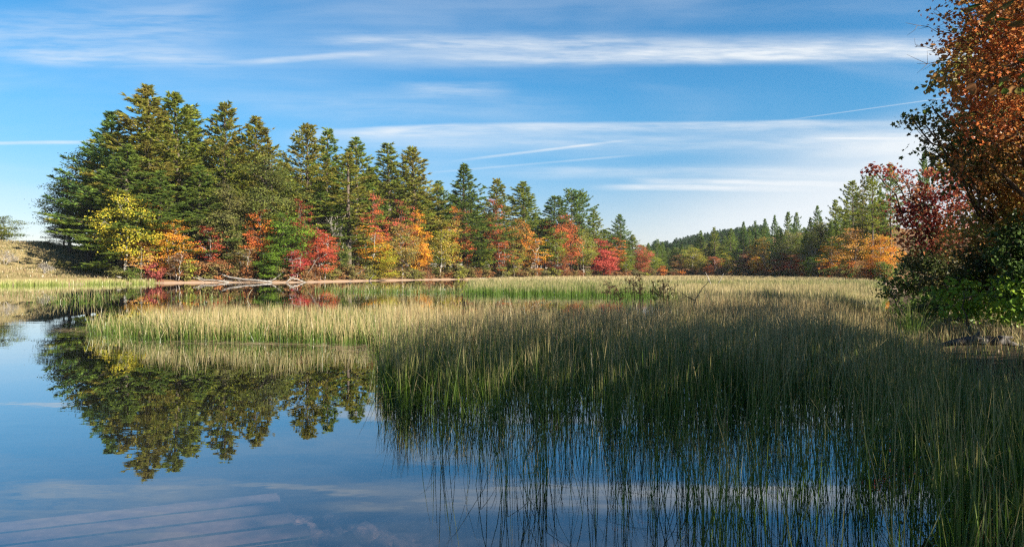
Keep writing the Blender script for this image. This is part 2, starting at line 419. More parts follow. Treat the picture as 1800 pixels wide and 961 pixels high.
# ---------------------------------------------------------------- tree generators (unit meshes, instanced by object copies)
DIAMOND = np.array([[0, 0], [0.42, 0.5], [1, 0.0], [0.42, -0.5]])
BROAD = np.array([[0, 0], [0.25, 0.46], [0.62, 0.40], [1, 0.0], [0.62, -0.40], [0.25, -0.46]])
MAPLE = np.array([[0, 0.04], [0.10, 0.42], [0.33, 0.30], [0.55, 0.58], [0.62, 0.18], [1.0, 0.0], [0.62, -0.18], [0.55, -0.58], [0.33, -0.30], [0.10, -0.42], [0, -0.04]])

def bent(p0, p1, n, amp, r_):
    p0 = np.asarray(p0, float); p1 = np.asarray(p1, float)
    tt = np.linspace(0, 1, n)[:, None]
    p = p0 + (p1 - p0) * tt
    w = r_.normal(0, amp, (n, 3)); w[0] = 0; w[-1] *= 0.4
    return p + w * np.sin(np.pi * np.clip(tt + 0.15, 0, 1))

def pine_meshes(seed, h=30.0, cb=0.25, spread=5.2, sparse=1.0, droop=0.0, lean=0.02, power=0.75, clump=6, tuft=0.60):
    r = np.random.default_rng(seed)
    tk = Mesh(); cr = Mesh()
    nn = 9; zt = np.linspace(0, h, nn)
    bx = np.cumsum(r.normal(0, lean * h / nn, nn)); by = np.cumsum(r.normal(0, lean * h / nn, nn)); bx -= bx[0]; by -= by[0]
    rad = 0.0125 * h * (1 - zt / h) ** 0.8 + 0.03
    tk.tube(np.c_[bx, by, zt], rad, 7)
    axis = lambda z: np.array([np.interp(z, zt, bx), np.interp(z, zt, by), z])
    z = cb * h; cen, dr = [], []
    for k in range(6):                                   # dead stubs below the crown
        zz = r.uniform(0.4, 1.0) * cb * h; a = r.uniform(0, 2 * np.pi); L = r.uniform(0.6, 2.0)
        tk.tube(bent(axis(zz), axis(zz) + np.array([np.cos(a) * L, np.sin(a) * L, -0.1 * L]), 3, 0.05, r), [0.05, 0.035, 0.015], 3)
    side_bias = r.uniform(0, 2 * np.pi)
    while z < h * 0.99:
        tt = max(0.0, (z / h - cb) / (1 - cb))
        prof = min(1.0, 0.62 + 1.9 * tt) * min(1.0, 1.38 * (1 - tt) ** (power + 0.15))
        nb = int(r.integers(5, 7))
        a0 = r.uniform(0, 2 * np.pi)
        for b in range(nb):
            if r.random() > 0.93 * sparse: continue
            a = a0 + b * 2 * np.pi / nb + r.normal(0, 0.30)
            L = spread * prof * r.uniform(0.48, 1.20) * (1 + 0.2 * np.cos(a - side_bias)) + 0.22
            if r.random() < 0.12: L *= 1.3
            el = np.radians(-10 + 52 * tt ** 1.6 + r.normal(0, 6)) - droop
            n_s = max(3, int(L / 0.9) + 2); ss = np.linspace(0, 1, n_s)
            up = 0.20 * L * ss ** 2.4
            pts = axis(z + r.normal(0, 0.12))[None] + np.c_[np.cos(a) * np.cos(el) * L * ss, np.sin(a) * np.cos(el) * L * ss, np.sin(el) * L * ss + up]
            tk.tube(pts, np.linspace(0.016 * L + 0.015, 0.010, n_s), 3)
            nc = max(4, int(L / 0.155))
            sp = r.uniform(0.10, 1.04, nc) ** 0.70
            base = np.stack([np.interp(sp, ss, pts[:, i]) for i in range(3)], 1)
            lat = r.uniform(-1, 1, nc) * (0.42 * L * (1.10 - sp) * np.minimum(1, sp * 2.4) + 0.08)
            fwd = np.abs(lat) * 0.5
            base += np.c_[-np.sin(a) * lat + np.cos(a) * fwd, np.cos(a) * lat + np.sin(a) * fwd, r.normal(0.0, 0.05, nc) + 0.10 * np.abs(lat)]
            cen.append(base)
            sg = np.sign(lat) * np.minimum(1, np.abs(lat) * 2)
            dr.append(np.c_[np.cos(a) - np.sin(a) * sg * 0.8, np.sin(a) + np.cos(a) * sg * 0.8, np.full(nc, 0.28 + 0.4 * tt)])
        z += r.uniform(0.75, 1.25) * (h / 30.0) * (1.15 - 0.62 * tt)
    top = axis(h)
    cen.append(top[None] - np.c_[r.normal(0, 0.04, (7, 2)), np.linspace(0.1, 1.3, 7)]); dr.append(np.c_[r.normal(0, 0.25, (7, 2)), np.ones(7)])
    cen = np.concatenate(cen); dr = unit(np.concatenate(dr))
    K = clump; c = np.repeat(cen, K, 0) + r.normal(0, 0.05, (len(cen) * K, 3)); d = unit(np.repeat(dr, K, 0) + r.normal(0, 0.42, (len(c), 3)))
    side = unit(np.cross(d, np.array([0, 0, 1.0]) + r.normal(0, 0.55, (len(c), 3))))
    L = tuft * r.uniform(0.7, 1.25, len(c))
    rn = np.clip(np.repeat(r.uniform(0, 1, len(cen)), K) * 0.5 + r.uniform(0, 0.5, len(c)), 0, 1)
    cr.leaves(c - d * L[:, None] * 0.2, d, side, DIAMOND, L, L * 0.27, rn)
    return tk, cr

def broadleaf_meshes(seed, h=12.0, w=4.5, cb=0.22, nlobe=13, ncl=210, per=34, leaf=0.21, stems=1, shape='round', layer=0.45, trunk_r=None, cz=0.5):
    r = np.random.default_rng(seed)
    tk = Mesh(); cr = Mesh()
    tr0 = trunk_r or 0.016 * h
    lob = []
    for i in range(nlobe):
        tt = (i + r.uniform(0, 1)) / nlobe
        z = h * (cb + (0.96 - cb) * tt)
        prof = {'round': math.sin(math.pi * min(0.97, 0.16 + 0.80 * tt)) ** 0.8, 'cone': (1 - tt) ** 0.7 * min(1, 0.5 + 3 * tt), 'spread': 0.55 + 0.45 * math.sin(math.pi * tt), 'vase': 0.35 + 0.65 * math.sin(math.pi * (0.1 + 0.75 * tt))}[shape]
        a = i * 2.4 + r.uniform(-0.5, 0.5); ro = w * prof * r.uniform(0.25, 0.68) if tt < 0.93 else 0.1 * w
        rad = w * prof * r.uniform(0.30, 0.48) + 0.12 * w
        if z + rad * 0.7 > h: z = h - rad * 0.7
        lob.append((np.array([ro * np.cos(a), ro * np.sin(a), z]), rad))
    lob.append((np.array([0, 0, h * 0.93]), w * 0.20))
    stem_tops = []
    for s_ in range(stems):
        a = r.uniform(0, 2 * np.pi); b0 = np.array([np.cos(a), np.sin(a), 0]) * (0.0 if stems == 1 else 0.09 * w)
        top = np.array([np.cos(a) * w * (0.06 if stems == 1 else 0.32), np.sin(a) * w * (0.06 if stems == 1 else 0.32), h * 0.84])
        pts = bent(b0 - np.array([0, 0, 0.25]), top, 7, 0.012 * h, r)
        tk.tube(pts, tr0 * (1 if stems == 1 else 0.6) * (1 - np.linspace(0, 1, 7) * 0.85), 7 if stems == 1 else 5)
        stem_tops.append(pts)
    for c, rad in lob:
        pts = stem_tops[int(r.integers(0, len(stem_tops)))]
        zz = max(cb * h * 0.6, c[2] - 0.55 * np.hypot(c[0], c[1]) - 0.05 * h)
        p0 = np.array([np.interp(zz, pts[:, 2], pts[:, i]) for i in range(3)])
        tk.tube(bent(p0, c, 5, 0.02 * h, r), np.linspace(tr0 * 0.42, tr0 * 0.12, 5), 4)
    vols = np.array([x[1] ** 2.2 for x in lob]); vols /= vols.sum()
    pick = r.choice(len(lob), ncl, p=vols)
    dirs = unit(r.normal(0, 1, (ncl, 3))) * (r.uniform(0.15, 1, (ncl, 1)) ** 0.5)
    lc = np.array([x[0] for x in lob]); lr = np.array([x[1] for x in lob])
    cc = lc[pick] + dirs * lr[pick][:, None] * np.array([1, 1, 0.75])
    cc[:, 2] = np.clip(cc[:, 2], 0.06 * h, h * 1.02)
    for i in r.choice(ncl, min(ncl, 70), replace=False):
        tk.tube(bent(lc[pick[i]], cc[i], 3, 0.03, r), [tr0 * 0.10 + 0.008, tr0 * 0.07 + 0.006, 0.006], 3)
    N = ncl * per
    c = np.repeat(cc, per, 0) + r.normal(0, 1, (N, 3)) * np.array([1, 1, layer]) * (0.105 * w + 0.05)
    out = unit(c - np.array([0, 0, h * cz]))
    nrm = unit(out * 0.45 + np.array([0, 0, 0.55]) + r.normal(0, 0.55, (N, 3)))
    ax = unit(np.cross(nrm, r.normal(0, 1, (N, 3)))); side = np.cross(nrm, ax)
    L = leaf * r.uniform(0.7, 1.3, N)
    rn = np.clip(np.repeat(r.uniform(0, 1, ncl), per) * 0.55 + r.uniform(0, 0.45, N), 0, 1)
    cr.leaves(c, ax, side, BROAD, L, L * 0.85, rn, 0.25)
    return tk, cr

def bare_mesh(seed, h=9.0, spread=0.5, depth=4, r0=0.09, stems=1, minr=0.016):
    r = np.random.default_rng(seed); m = Mesh()
    def grow(p, d, L, rad, k):
        q = p + d * L
        m.tube(bent(p, q, 4, 0.03 * L, r), np.linspace(rad, max(minr, rad * 0.62), 4), 5 if k >= 3 else 3)
        if k == 0: return
        for i in range(int(r.integers(2, 4)) + (1 if k == depth else 0)):
            nd = unit(d + r.normal(0, spread, 3) + np.array([0, 0, 0.22]))
            grow(p + d * L * r.uniform(0.55, 1.0), nd, L * r.uniform(0.55, 0.82), max(minr, rad * 0.58), k - 1)
    for s_ in range(stems):
        d = unit(np.array([r.normal(0, 0.12 if stems == 1 else 0.5), r.normal(0, 0.12 if stems == 1 else 0.5), 1.0]))
        grow(np.array([0, 0, -0.1]), d, h * (0.42 if stems == 1 else 0.35), r0, depth)
    return m

UNIT = {}
def unit_of(key, h, meshes, bark):
    """unlinked template objects: [(part name, object), ...]"""
    tk, cr = meshes
    a = tk.build('trunk', M[bark], smooth=True); b = cr.build('crown', M['needle' if key.startswith('pine') else 'leaf'])
    for o in (a, b): C.objects.unlink(o)
    V = np.concatenate(cr.v); rad = float(np.percentile(np.hypot(V[:, 0], V[:, 1]), 95))
    UNIT[key] = (h, rad, a, b)

PINES = [('pine0', dict(seed=11, cb=0.16, spread=5.6, power=0.85)), ('pine1', dict(seed=12, cb=0.28, spread=5.0, power=0.70)), ('pine2', dict(seed=13, cb=0.12, spread=5.8, power=0.95)),
         ('pine3', dict(seed=14, cb=0.38, spread=4.6, sparse=0.85, power=0.55)), ('pine4', dict(seed=15, cb=0.22, spread=4.4, power=0.8)), ('pine5', dict(seed=16, cb=0.50, spread=4.4, sparse=0.8, power=0.42)),
         ('pine6', dict(seed=17, cb=0.10, spread=5.0, power=0.9, droop=0.12)), ('pine7', dict(seed=18, cb=0.30, spread=3.0, sparse=0.62, power=0.6))]
for k_, kw in PINES: unit_of(k_, 30.0, pine_meshes(**kw), 'bark')
BROADS = [('round0', dict(seed=21), 'bark_pale'), ('round1', dict(seed=22, nlobe=11, w=4.2), 'bark'), ('cone0', dict(seed=23, shape='cone', cb=0.10, w=4.0, layer=0.25), 'bark'),
          ('spread0', dict(seed=24, shape='spread', cb=0.14, w=5.0, layer=0.25, stems=2), 'bark_pale'), ('spread1', dict(seed=25, shape='spread', cb=0.08, w=4.8, layer=0.4, stems=3), 'bark'),
          ('vase0', dict(seed=26, shape='vase', cb=0.20, w=4.6, layer=0.35, ncl=150), 'bark_pale'), ('tall0', dict(seed=27, h=18.0, w=5.0, cb=0.2, nlobe=20, ncl=330), 'bark'),
          ('tall1', dict(seed=28, h=18.0, w=4.2, cb=0.12, nlobe=18, ncl=300, layer=0.6), 'bark'), ('loose0', dict(seed=29, shape='spread', ncl=85, cb=0.15, w=4.2, layer=0.22, stems=2), 'bark_pale'),
          ('loose1', dict(seed=30, shape='round', ncl=100, cb=0.2, w=4.0, layer=0.22), 'bark')]
for k_, kw, bk in BROADS: unit_of(k_, kw.get('h', 12.0), broadleaf_meshes(**kw), bk)
for i_ in range(4):
    unit_of('shrub%d' % i_, 2.6, broadleaf_meshes(40 + i_, h=2.6, w=1.9, cb=0.05, nlobe=9, ncl=80, per=16, leaf=0.20, stems=4, shape='round', trunk_r=0.05, cz=0.2), 'bark')

def place(name, key, base, h, rad, label, cat, group, c1, c2, rz=None, parts=True):
    H, R0, a, b = UNIT[key]
    r_ = rz if rz is not None else rng.uniform(0, 2 * np.pi)
    root = empty(name, (base[0], base[1], base[2] - 0.05), label, cat, group, r_)
    sx = rad / R0; sz = h / H
    for o, nm in ((a, 'trunk' if 'shrub' not in key else 'stems'), (b, 'crown' if 'shrub' not in key else 'foliage')):
        c = o.copy(); c.name = nm; C.objects.link(c); c.parent = root; c.scale = (sx, sx, sz)
        if o is b:
            c.color = (*c1, 1.0); c['col2'] = [float(x) for x in c2]
    return root

def shore_d(px): return float(np.interp(px, SHORE_PX, SHORE_D))

# colours (real leaf reflectances)
PG = (0.170, 0.225, 0.032); PG2 = (0.250, 0.265, 0.034); PB = (0.085, 0.165, 0.050); PB2 = (0.140, 0.215, 0.040); PO = (0.27, 0.225, 0.045)
YEL = (0.42, 0.33, 0.035); YGR = (0.27, 0.28, 0.03); GOLD = (0.55, 0.30, 0.03); ORG = (0.55, 0.19, 0.035); ROR = (0.50, 0.12, 0.045)
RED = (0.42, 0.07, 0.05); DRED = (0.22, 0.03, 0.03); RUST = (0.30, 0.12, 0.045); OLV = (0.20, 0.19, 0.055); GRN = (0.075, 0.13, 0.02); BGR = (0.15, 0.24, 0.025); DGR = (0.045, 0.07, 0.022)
PINK = (0.45, 0.10, 0.07); PEACH = (0.62, 0.33, 0.12); BRN = (0.22, 0.13, 0.06)

G1 = 'tall pines of the wooded point'
left_pines = [  # px, top y, offset behind the shore, variant, half width px, colours, label
    (262, 153, 14, 'pine0', 62, PG2, PO, 'tallest pine of the wooded point, its brown-tinged top above all others'),
    (192, 198, 20, 'pine0', 48, PB, PB2, 'wide dark blue-green pine leaning over the grassy hill, left of the tallest pine'),
    (222, 252, 7, 'pine6', 50, PB2, PG, 'bluish young pine directly above the yellow-green maple'),
    (308, 163, 16, 'pine1', 58, PG, PG2, 'tall yellow-green pine just right of the tallest pine with bare lower trunk'),
    (340, 186, 24, 'pine4', 42, PG2, PG, 'pine with a side-swept ragged top between two taller pines'),
    (394, 180, 18, 'pine1', 46, PG, PO, 'pine with a narrow separate spire and sky gaps below its tip, above the olive cedar'),
    (446, 206, 18, 'pine0', 48, PG2, PO, 'golden-green pine with a blunt top, just right of the narrow spired pine'),
    (537, 218, 20, 'pine3', 34, PG2, PO, 'thin-topped pine with stubby side branches, first right of the dip in the grove'),
    (573, 226, 22, 'pine4', 36, PG, PB2, 'blue-green pine close behind the thin-topped one'),
    (629, 243, 24, 'pine0', 46, PG2, PB2, 'pine with a feathery grey-green pointed top above the red-leaved crowns'),
    (685, 253, 20, 'pine4', 42, PG2, PG, 'dense rounded pine with olive needles above the rust and red crowns'),
    (726, 258, 14, 'pine1', 46, PO, PG2, 'golden olive pine with a dark bare trunk showing in mid crown'),
    (772, 318, 30, 'pine0', 34, PB2, PG, 'shorter pine half hidden behind the bright green-boughed one'),
    (816, 287, 10, 'pine2', 44, (0.075, 0.13, 0.022), PG, 'pine with bright green drooping lower boughs down to the shore'),
    (874, 314, 10, 'pine1', 30, PG, PO, 'slim pine with stacked flat boughs and red leaves halfway up'),
    (921, 320, 16, 'pine0', 40, PB2, PG2, 'grey-green pine with a pale feathery top, between two darker pines'),
    (977, 344, 14, 'pine3', 26, PB, PG, 'small flat-boughed pine left of the twin-trunked dark pine'),
    (1004, 334, 10, 'pine5', 19, PB, PG, 'flat-topped dark pine with bare trunk above orange leaves'),
    (1020, 336, 13, 'pine5', 18, PB, PG, 'twin of the flat-topped dark pine, close on its right side'),
    (1044, 368, 18, 'pine4', 21, PG, PG2, 'sloping pine leaning out of the twin pines to the right'),
    (1090, 376, 8, 'pine1', 18, PB, PG, 'last lone pine at the tip of the wooded point'),
    (1112, 412, 14, 'pine0', 18, PG, PG2, 'small low pine beside the last lone pine of the point'),
    (612, 268, 4, 'pine7', 32, PO, PG2, 'slender pine with a long dark bare trunk in front of the grove'),
    (500, 300, 16, 'pine4', 40, PG, PG2, 'green pine filling the dip between the two groups of tall pines'),
    (770, 375, 24, 'pine1', 34, PG, PG2, 'low pine behind the yellow-green birch'),
    (655, 300, 30, 'pine0', 36, PG, PB2, 'pine tip between the feathery pine and the rounded pine'),
    (840, 360, 22, 'pine4', 30, PG, PB2, 'pine standing in shade right of the bright green-boughed pine'),
    (955, 385, 20, 'pine1', 28, PG, PG2, 'short pine behind the orange maple patch'),
    (280, 300, 5, 'pine4', 36, PG, PB2, 'green lower pine behind the golden orange maple'),
    (345, 290, 9, 'pine6', 46, PG, PB2, 'pine with long dark dead branches low down, behind the red maple'),
    (425, 290, 12, 'pine1', 40, PG, PG2, 'shadowed pine behind the olive cedar'),
    (560, 320, 14, 'pine0', 40, PG, PB2, 'green pine behind the dark red maple'),
    (700, 370, 24, 'pine6', 36, PG, PG2, 'shaded pine below the rounded olive pine'),
]
for px, yt, off, key, hw, c1, c2, lab in left_pines:
    D = shore_d(px) + off; p = at(px, HOR, D); gz = hz(p[0], p[1])
    place('pine_tree', key, (p[0], p[1], gz), at(px, yt, D)[2] - gz, hw / F_PX * D * (1.85 if px < 470 else 1.7), lab, 'pine tree', G1, c1, c2)

G2 = 'autumn trees along the wooded point'
left_broad = [  # px, top, off, variant, half width, c1, c2, name, label
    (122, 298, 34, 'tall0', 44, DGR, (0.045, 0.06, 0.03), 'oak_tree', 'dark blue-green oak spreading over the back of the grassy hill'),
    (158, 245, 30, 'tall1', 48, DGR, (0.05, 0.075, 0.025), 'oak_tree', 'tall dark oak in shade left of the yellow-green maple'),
    (112, 385, 40, 'round1', 26, (0.07, 0.075, 0.03), (0.10, 0.08, 0.03), 'oak_tree', 'low brownish oak at the hill crest left of the dark trees'),
    (4, 377, 48, 'round1', 36, (0.11, 0.16, 0.035), (0.17, 0.18, 0.04), 'oak_tree', 'lone green tree beyond the hill crest at the left border'),
    (222, 334, 4, 'round0', 56, YGR, YEL, 'maple_tree', 'big yellow-green maple with a pale trunk at the foot of the hill'),
    (256, 345, 5, 'loose1', 30, ORG, GOLD, 'maple_tree', 'orange-tipped maple behind the right side of the big yellow-green maple'),
    (303, 384, 3, 'spread0', 38, GOLD, ORG, 'maple_tree', 'golden orange maple between the yellow-green maple and the red maple'),
    (372, 392, 4, 'loose0', 24, RED, ROR, 'maple_tree', 'scarlet maple of tiered sprays left of the olive cedar'),
    (402, 316, 6, 'tall1', 44, OLV, (0.12, 0.125, 0.045), 'cedar_tree', 'dull olive cedar from shore to mid height of the grove'),
    (457, 364, 5, 'loose1', 28, ROR, ORG, 'maple_tree', 'orange-red maple right of the olive cedar'),
    (470, 262, 11, 'tall0', 52, (0.10, 0.125, 0.03), (0.15, 0.16, 0.04), 'oak_tree', 'broad grey-green oak filling the dip between the pine groups'),
    (476, 425, 2, 'cone0', 26, GRN, BGR, 'hemlock_tree', 'small bright green conical hemlock near the driftwood'),
    (500, 370, 5, 'round1', 40, GRN, BGR, 'oak_tree', 'leafy green oak left of the crimson crown'),
    (527, 346, 7, 'loose1', 26, DRED, (0.30, 0.07, 0.04), 'maple_tree', 'dark wine-red maple above the leaning scarlet one'),
    (520, 436, 3, 'loose0', 22, (0.42, 0.03, 0.05), RED, 'maple_tree', 'low crimson maple sapling below the dark wine-red maple'),
    (567, 402, 2, 'spread0', 30, RED, ROR, 'maple_tree', 'bright scarlet maple leaning out over the shore'),
    (656, 332, 8, 'loose1', 22, PINK, ROR, 'maple_tree', 'tall pinkish-red maple top beside the slender bare-trunked pine'),
    (652, 392, 4, 'loose0', 34, GOLD, ORG, 'maple_tree', 'golden and orange maple with a pale slanted trunk'),
    (664, 426, 2, 'spread1', 38, YEL, YGR, 'birch_tree', 'yellow birch drooping over the shore below the golden and orange maple'),
    (704, 348, 7, 'loose1', 30, RUST, PINK, 'maple_tree', 'rust-pink maple below the rounded olive pine'),
    (706, 392, 2.2, 'round0', 38, OLV, (0.36, 0.22, 0.05), 'birch_tree', 'brownish green birch left of the bright orange maple'),
    (735, 364, 3, 'cone0', 20, ORG, GOLD, 'maple_tree', 'narrow bright orange maple with a pointed top'),
    (774, 380, 2.5, 'round0', 40, YGR, (0.34, 0.24, 0.05), 'birch_tree', 'yellow-green birch right of the narrow orange maple'),
    (800, 358, 5, 'loose1', 20, ORG, RUST, 'maple_tree', 'orange maple left of the bright green-boughed pine'),
    (820, 366, 6, 'loose1', 18, RUST, ROR, 'maple_tree', 'brick-red maple touching the bright green-boughed pine'),
    (868, 346, 5, 'loose1', 22, ROR, RUST, 'maple_tree', 'red maple climbing through the slim stacked pine'),
    (880, 420, 3, 'loose0', 24, RUST, ROR, 'maple_tree', 'low rust-red maple in front of the slim stacked pine'),
    (912, 380, 6, 'round1', 26, OLV, ORG, 'birch_tree', 'olive and orange birch under the grey-green pine'),
    (942, 414, 3, 'loose0', 22, ORG, GOLD, 'maple_tree', 'small vivid orange maple above the shore scrub'),
    (902, 420, 2, 'loose1', 22, YGR, OLV, 'birch_tree', 'thin yellow-green birch left of the small vivid orange maple'),
    (975, 400, 5, 'round0', 26, YGR, GRN, 'birch_tree', 'round yellow-green birch under the small flat-boughed pine'),
    (990, 372, 7, 'round1', 30, RUST, ROR, 'maple_tree', 'rusty orange maple in front of the twin dark pines'),
    (980, 438, 3, 'loose0', 24, DRED, RUST, 'maple_tree', 'low dark red maple at the foot of the rusty orange one'),
    (1025, 402, 4, 'round0', 26, YGR, OLV, 'birch_tree', 'yellow-green birch just right of the twin dark pines'),
    (1058, 416, 2, 'cone0', 26, RED, PINK, 'maple_tree', 'full pinkish-red maple near the tip of the point'),
    (1085, 415, 5, 'loose1', 20, ROR, ORG, 'maple_tree', 'orange-red maple below the last lone pine'),
    (1100, 438, 2, 'round0', 18, YGR, GRN, 'birch_tree', 'green birch at the foot of the last lone pine'),
    (1126, 428, 3, 'round1', 18, RUST, PINK, 'maple_tree', 'dusty red maple ending the wooded point'),
    (250, 420, 2, 'loose0', 26, PEACH, GOLD, 'maple_tree', 'pale peach maple spray under the big yellow-green maple'),
    (310, 440, 1.5, 'loose0', 24, BRN, RUST, 'oak_tree', 'low brown-leaved oak below the golden orange maple'),
    (590, 420, 5, 'round1', 26, GRN, OLV, 'birch_tree', 'shaded green birch right of the scarlet leaning maple'),
    (640, 400, 8, 'round1', 34, OLV, GRN, 'birch_tree', 'dull green birch behind the golden and orange maple'),
    (430, 430, 2, 'loose0', 24, RUST, OLV, 'oak_tree', 'rusty scrub oak beside the bright green hemlock'),
    (755, 420, 4, 'loose1', 26, GRN, OLV, 'birch_tree', 'deep green birch behind the bright orange maple'),
    (845, 420, 4, 'round1', 26, GRN, YGR, 'birch_tree', 'green birch under the bright green-boughed pine'),
]
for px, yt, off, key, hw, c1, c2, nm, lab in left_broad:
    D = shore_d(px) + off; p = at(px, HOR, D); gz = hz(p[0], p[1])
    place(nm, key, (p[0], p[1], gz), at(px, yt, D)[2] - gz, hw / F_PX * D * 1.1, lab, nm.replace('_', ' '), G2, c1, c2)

# second row: shaded trees that close the grove
sky_px = np.array([100, 190, 262, 340, 394, 446, 490, 540, 629, 726, 816, 921, 1010, 1090, 1130]); sky_y = np.array([360, 260, 220, 235, 240, 255, 290, 280, 300, 315, 350, 375, 385, 420, 450])
for i in range(62):
    px = 165 + (1110 - 165) * (i + rng.uniform(0, 1)) / 62
    D = shore_d(px) + rng.uniform(28, 60); p = at(px, HOR, D); gz = hz(p[0], p[1])
    yt = np.interp(px, sky_px, sky_y) + rng.uniform(-12, 40)
    key = ['pine0', 'pine2', 'pine4', 'pine6'][i % 4]
    place('pine_tree', key, (p[0], p[1], gz), max(5, at(px, yt, D)[2] - gz), rng.uniform(46, 62) / F_PX * D, 'shaded pine in the closed second row of the wooded point', 'pine tree', 'second row pines of the wooded point', PG, PB2)

# shore scrub
G3 = 'shore scrub of the wooded point'
for i in range(64):
    px = 285 + (1135 - 285) * (i + rng.uniform(0, 1)) / 64
    D = shore_d(px) + rng.uniform(2.2, 5.0); p = at(px, HOR, D); gz = hz(p[0], p[1])
    c1, c2 = [(OLV, BRN), (BRN, RUST), ((0.17, 0.16, 0.07), OLV), (OLV, YGR), (BRN, OLV), (RUST, BRN)][i % 6]
    place('shrub', 'shrub%d' % (i % 4), (p[0], p[1], gz), rng.uniform(2.0, 4.2), rng.uniform(1.8, 3.0), 'olive and brown bush in the shore scrub below the autumn trees', 'shrub', G3, c1, c2)
def shrub_at(px, D, h, rad, lab, c1, c2, k=0, group=None, nm='shrub'):
    p = at(px, HOR, D)
    return place(nm, 'shrub%d' % k, (p[0], p[1], hz(p[0], p[1])), h, rad, lab, 'shrub', group, c1, c2)
shrub_at(270, shore_d(270) + 1.2, 3.6, 1.9, 'maroon bush at the waterline right of the big yellow-green maple', (0.25, 0.05, 0.05), (0.32, 0.09, 0.07), 1)
shrub_at(205, shore_d(205) + 4, 2.2, 1.5, 'low green bush at the right foot of the grassy hill', (0.09, 0.11, 0.03), OLV, 2)
shrub_at(235, shore_d(235) + 2, 2.4, 1.8, 'green bush under the pale trunk of the yellow-green maple', GRN, OLV, 0)
shrub_at(83, shore_d(83) + 36, 1.2, 1.2, 'tiny grey bush on the crest of the grassy hill', (0.12, 0.10, 0.06), OLV, 3)
for i, (px, off) in enumerate([(105, 22), (118, 21), (133, 20), (147, 18), (160, 17), (176, 15)]):
    shrub_at(px, shore_d(px) + off, 1.5, 0.8, 'upright green weed in a loose row across the shaded hillside', (0.14, 0.17, 0.045), OLV, i % 4, 'green weeds on the hillside', 'weed_plant')

# far and right shore
def far_ground(px, D):
    p = at(px, HOR, D); return p[0], p[1], hz(p[0], p[1])
RS_PX = np.array([1128, 1250, 1340, 1420, 1500, 1560]); RS_D = np.array([296, 292, 248, 198, 154, 110])
def rshore(px): return float(np.interp(px, RS_PX, RS_D))
G4 = 'pines of the right hillside'
right_pines = [
    (1155, 420, 8, 'pine4', 15, PB2, PG, 'greyish pine opening the far shore beside the tip of the point'),
    (1232, 405, 14, 'pine0', 17, PG, PB2, 'olive pine left in the gap above the rounded gold-green tree'),
    (1256, 399, 12, 'pine4', 17, PG2, PG, 'pointed pine right of the rounded gold-green tree on the far shore'),
    (1284, 401, 18, 'pine1', 16, PB2, PG, 'pine with a broad broken top above the yellow-green sapling'),
    (1307, 389, 16, 'pine2', 19, PB, PB2, 'blue-green pine at the left end of the close far pine row'),
    (1328, 388, 22, 'pine4', 15, PB, PB2, 'second pine from the left in the close far pine row'),
    (1345, 384, 20, 'pine1', 15, PB, PG, 'third pine in the close far pine row with a knobby top'),
    (1362, 378, 22, 'pine0', 15, PB, PB2, 'narrow pine left of the two joined flat-boughed far pines'),
    (1385, 372, 22, 'pine1', 17, PB, PG, 'left one of the two joined flat-boughed far pines'),
    (1400, 373, 24, 'pine1', 16, PB, PG, 'right one of the two joined flat-boughed far pines'),
    (1437, 361, 26, 'pine1', 17, PB, PG, 'lone flat-boughed pine rising from the slope left of the tall ragged pines'),
    (1425, 382, 20, 'pine0', 14, PG, PB2, 'small pine tucked left of the lone flat-boughed slope pine'),
    (1470, 351, 26, 'pine3', 18, PG, PG2, 'thin dark snag-like pine left of the tall ragged pines'),
    (1497, 318, 22, 'pine3', 26, PG, PG2, 'leftmost tall ragged pine on the right slope with drooping boughs'),
    (1516, 308, 20, 'pine7', 14, (0.09, 0.09, 0.04), PO, 'nearly bare thin pine between the tall ragged pines'),
    (1533, 309, 22, 'pine5', 24, PG, PG2, 'tall ragged pine with a bushy head and bare stem right of the thin one'),
    (1567, 288, 24, 'pine3', 24, PG, PB2, 'tallest ragged pine on the right slope, partly behind the crimson branch tip'),
    (1625, 270, 40, 'pine0', 26, PB, PB2, 'bluish pine peeking out above the crimson maple'),
]
for px, yt, off, key, hw, c1, c2, lab in right_pines:
    D = rshore(px) + off; g = far_ground(px, D)
    place('pine_tree', key, g, at(px, yt, D)[2] - g[2], hw / F_PX * D * 1.05, lab, 'pine tree', G4, c1, c2)
G5 = 'autumn trees of the far and right shore'
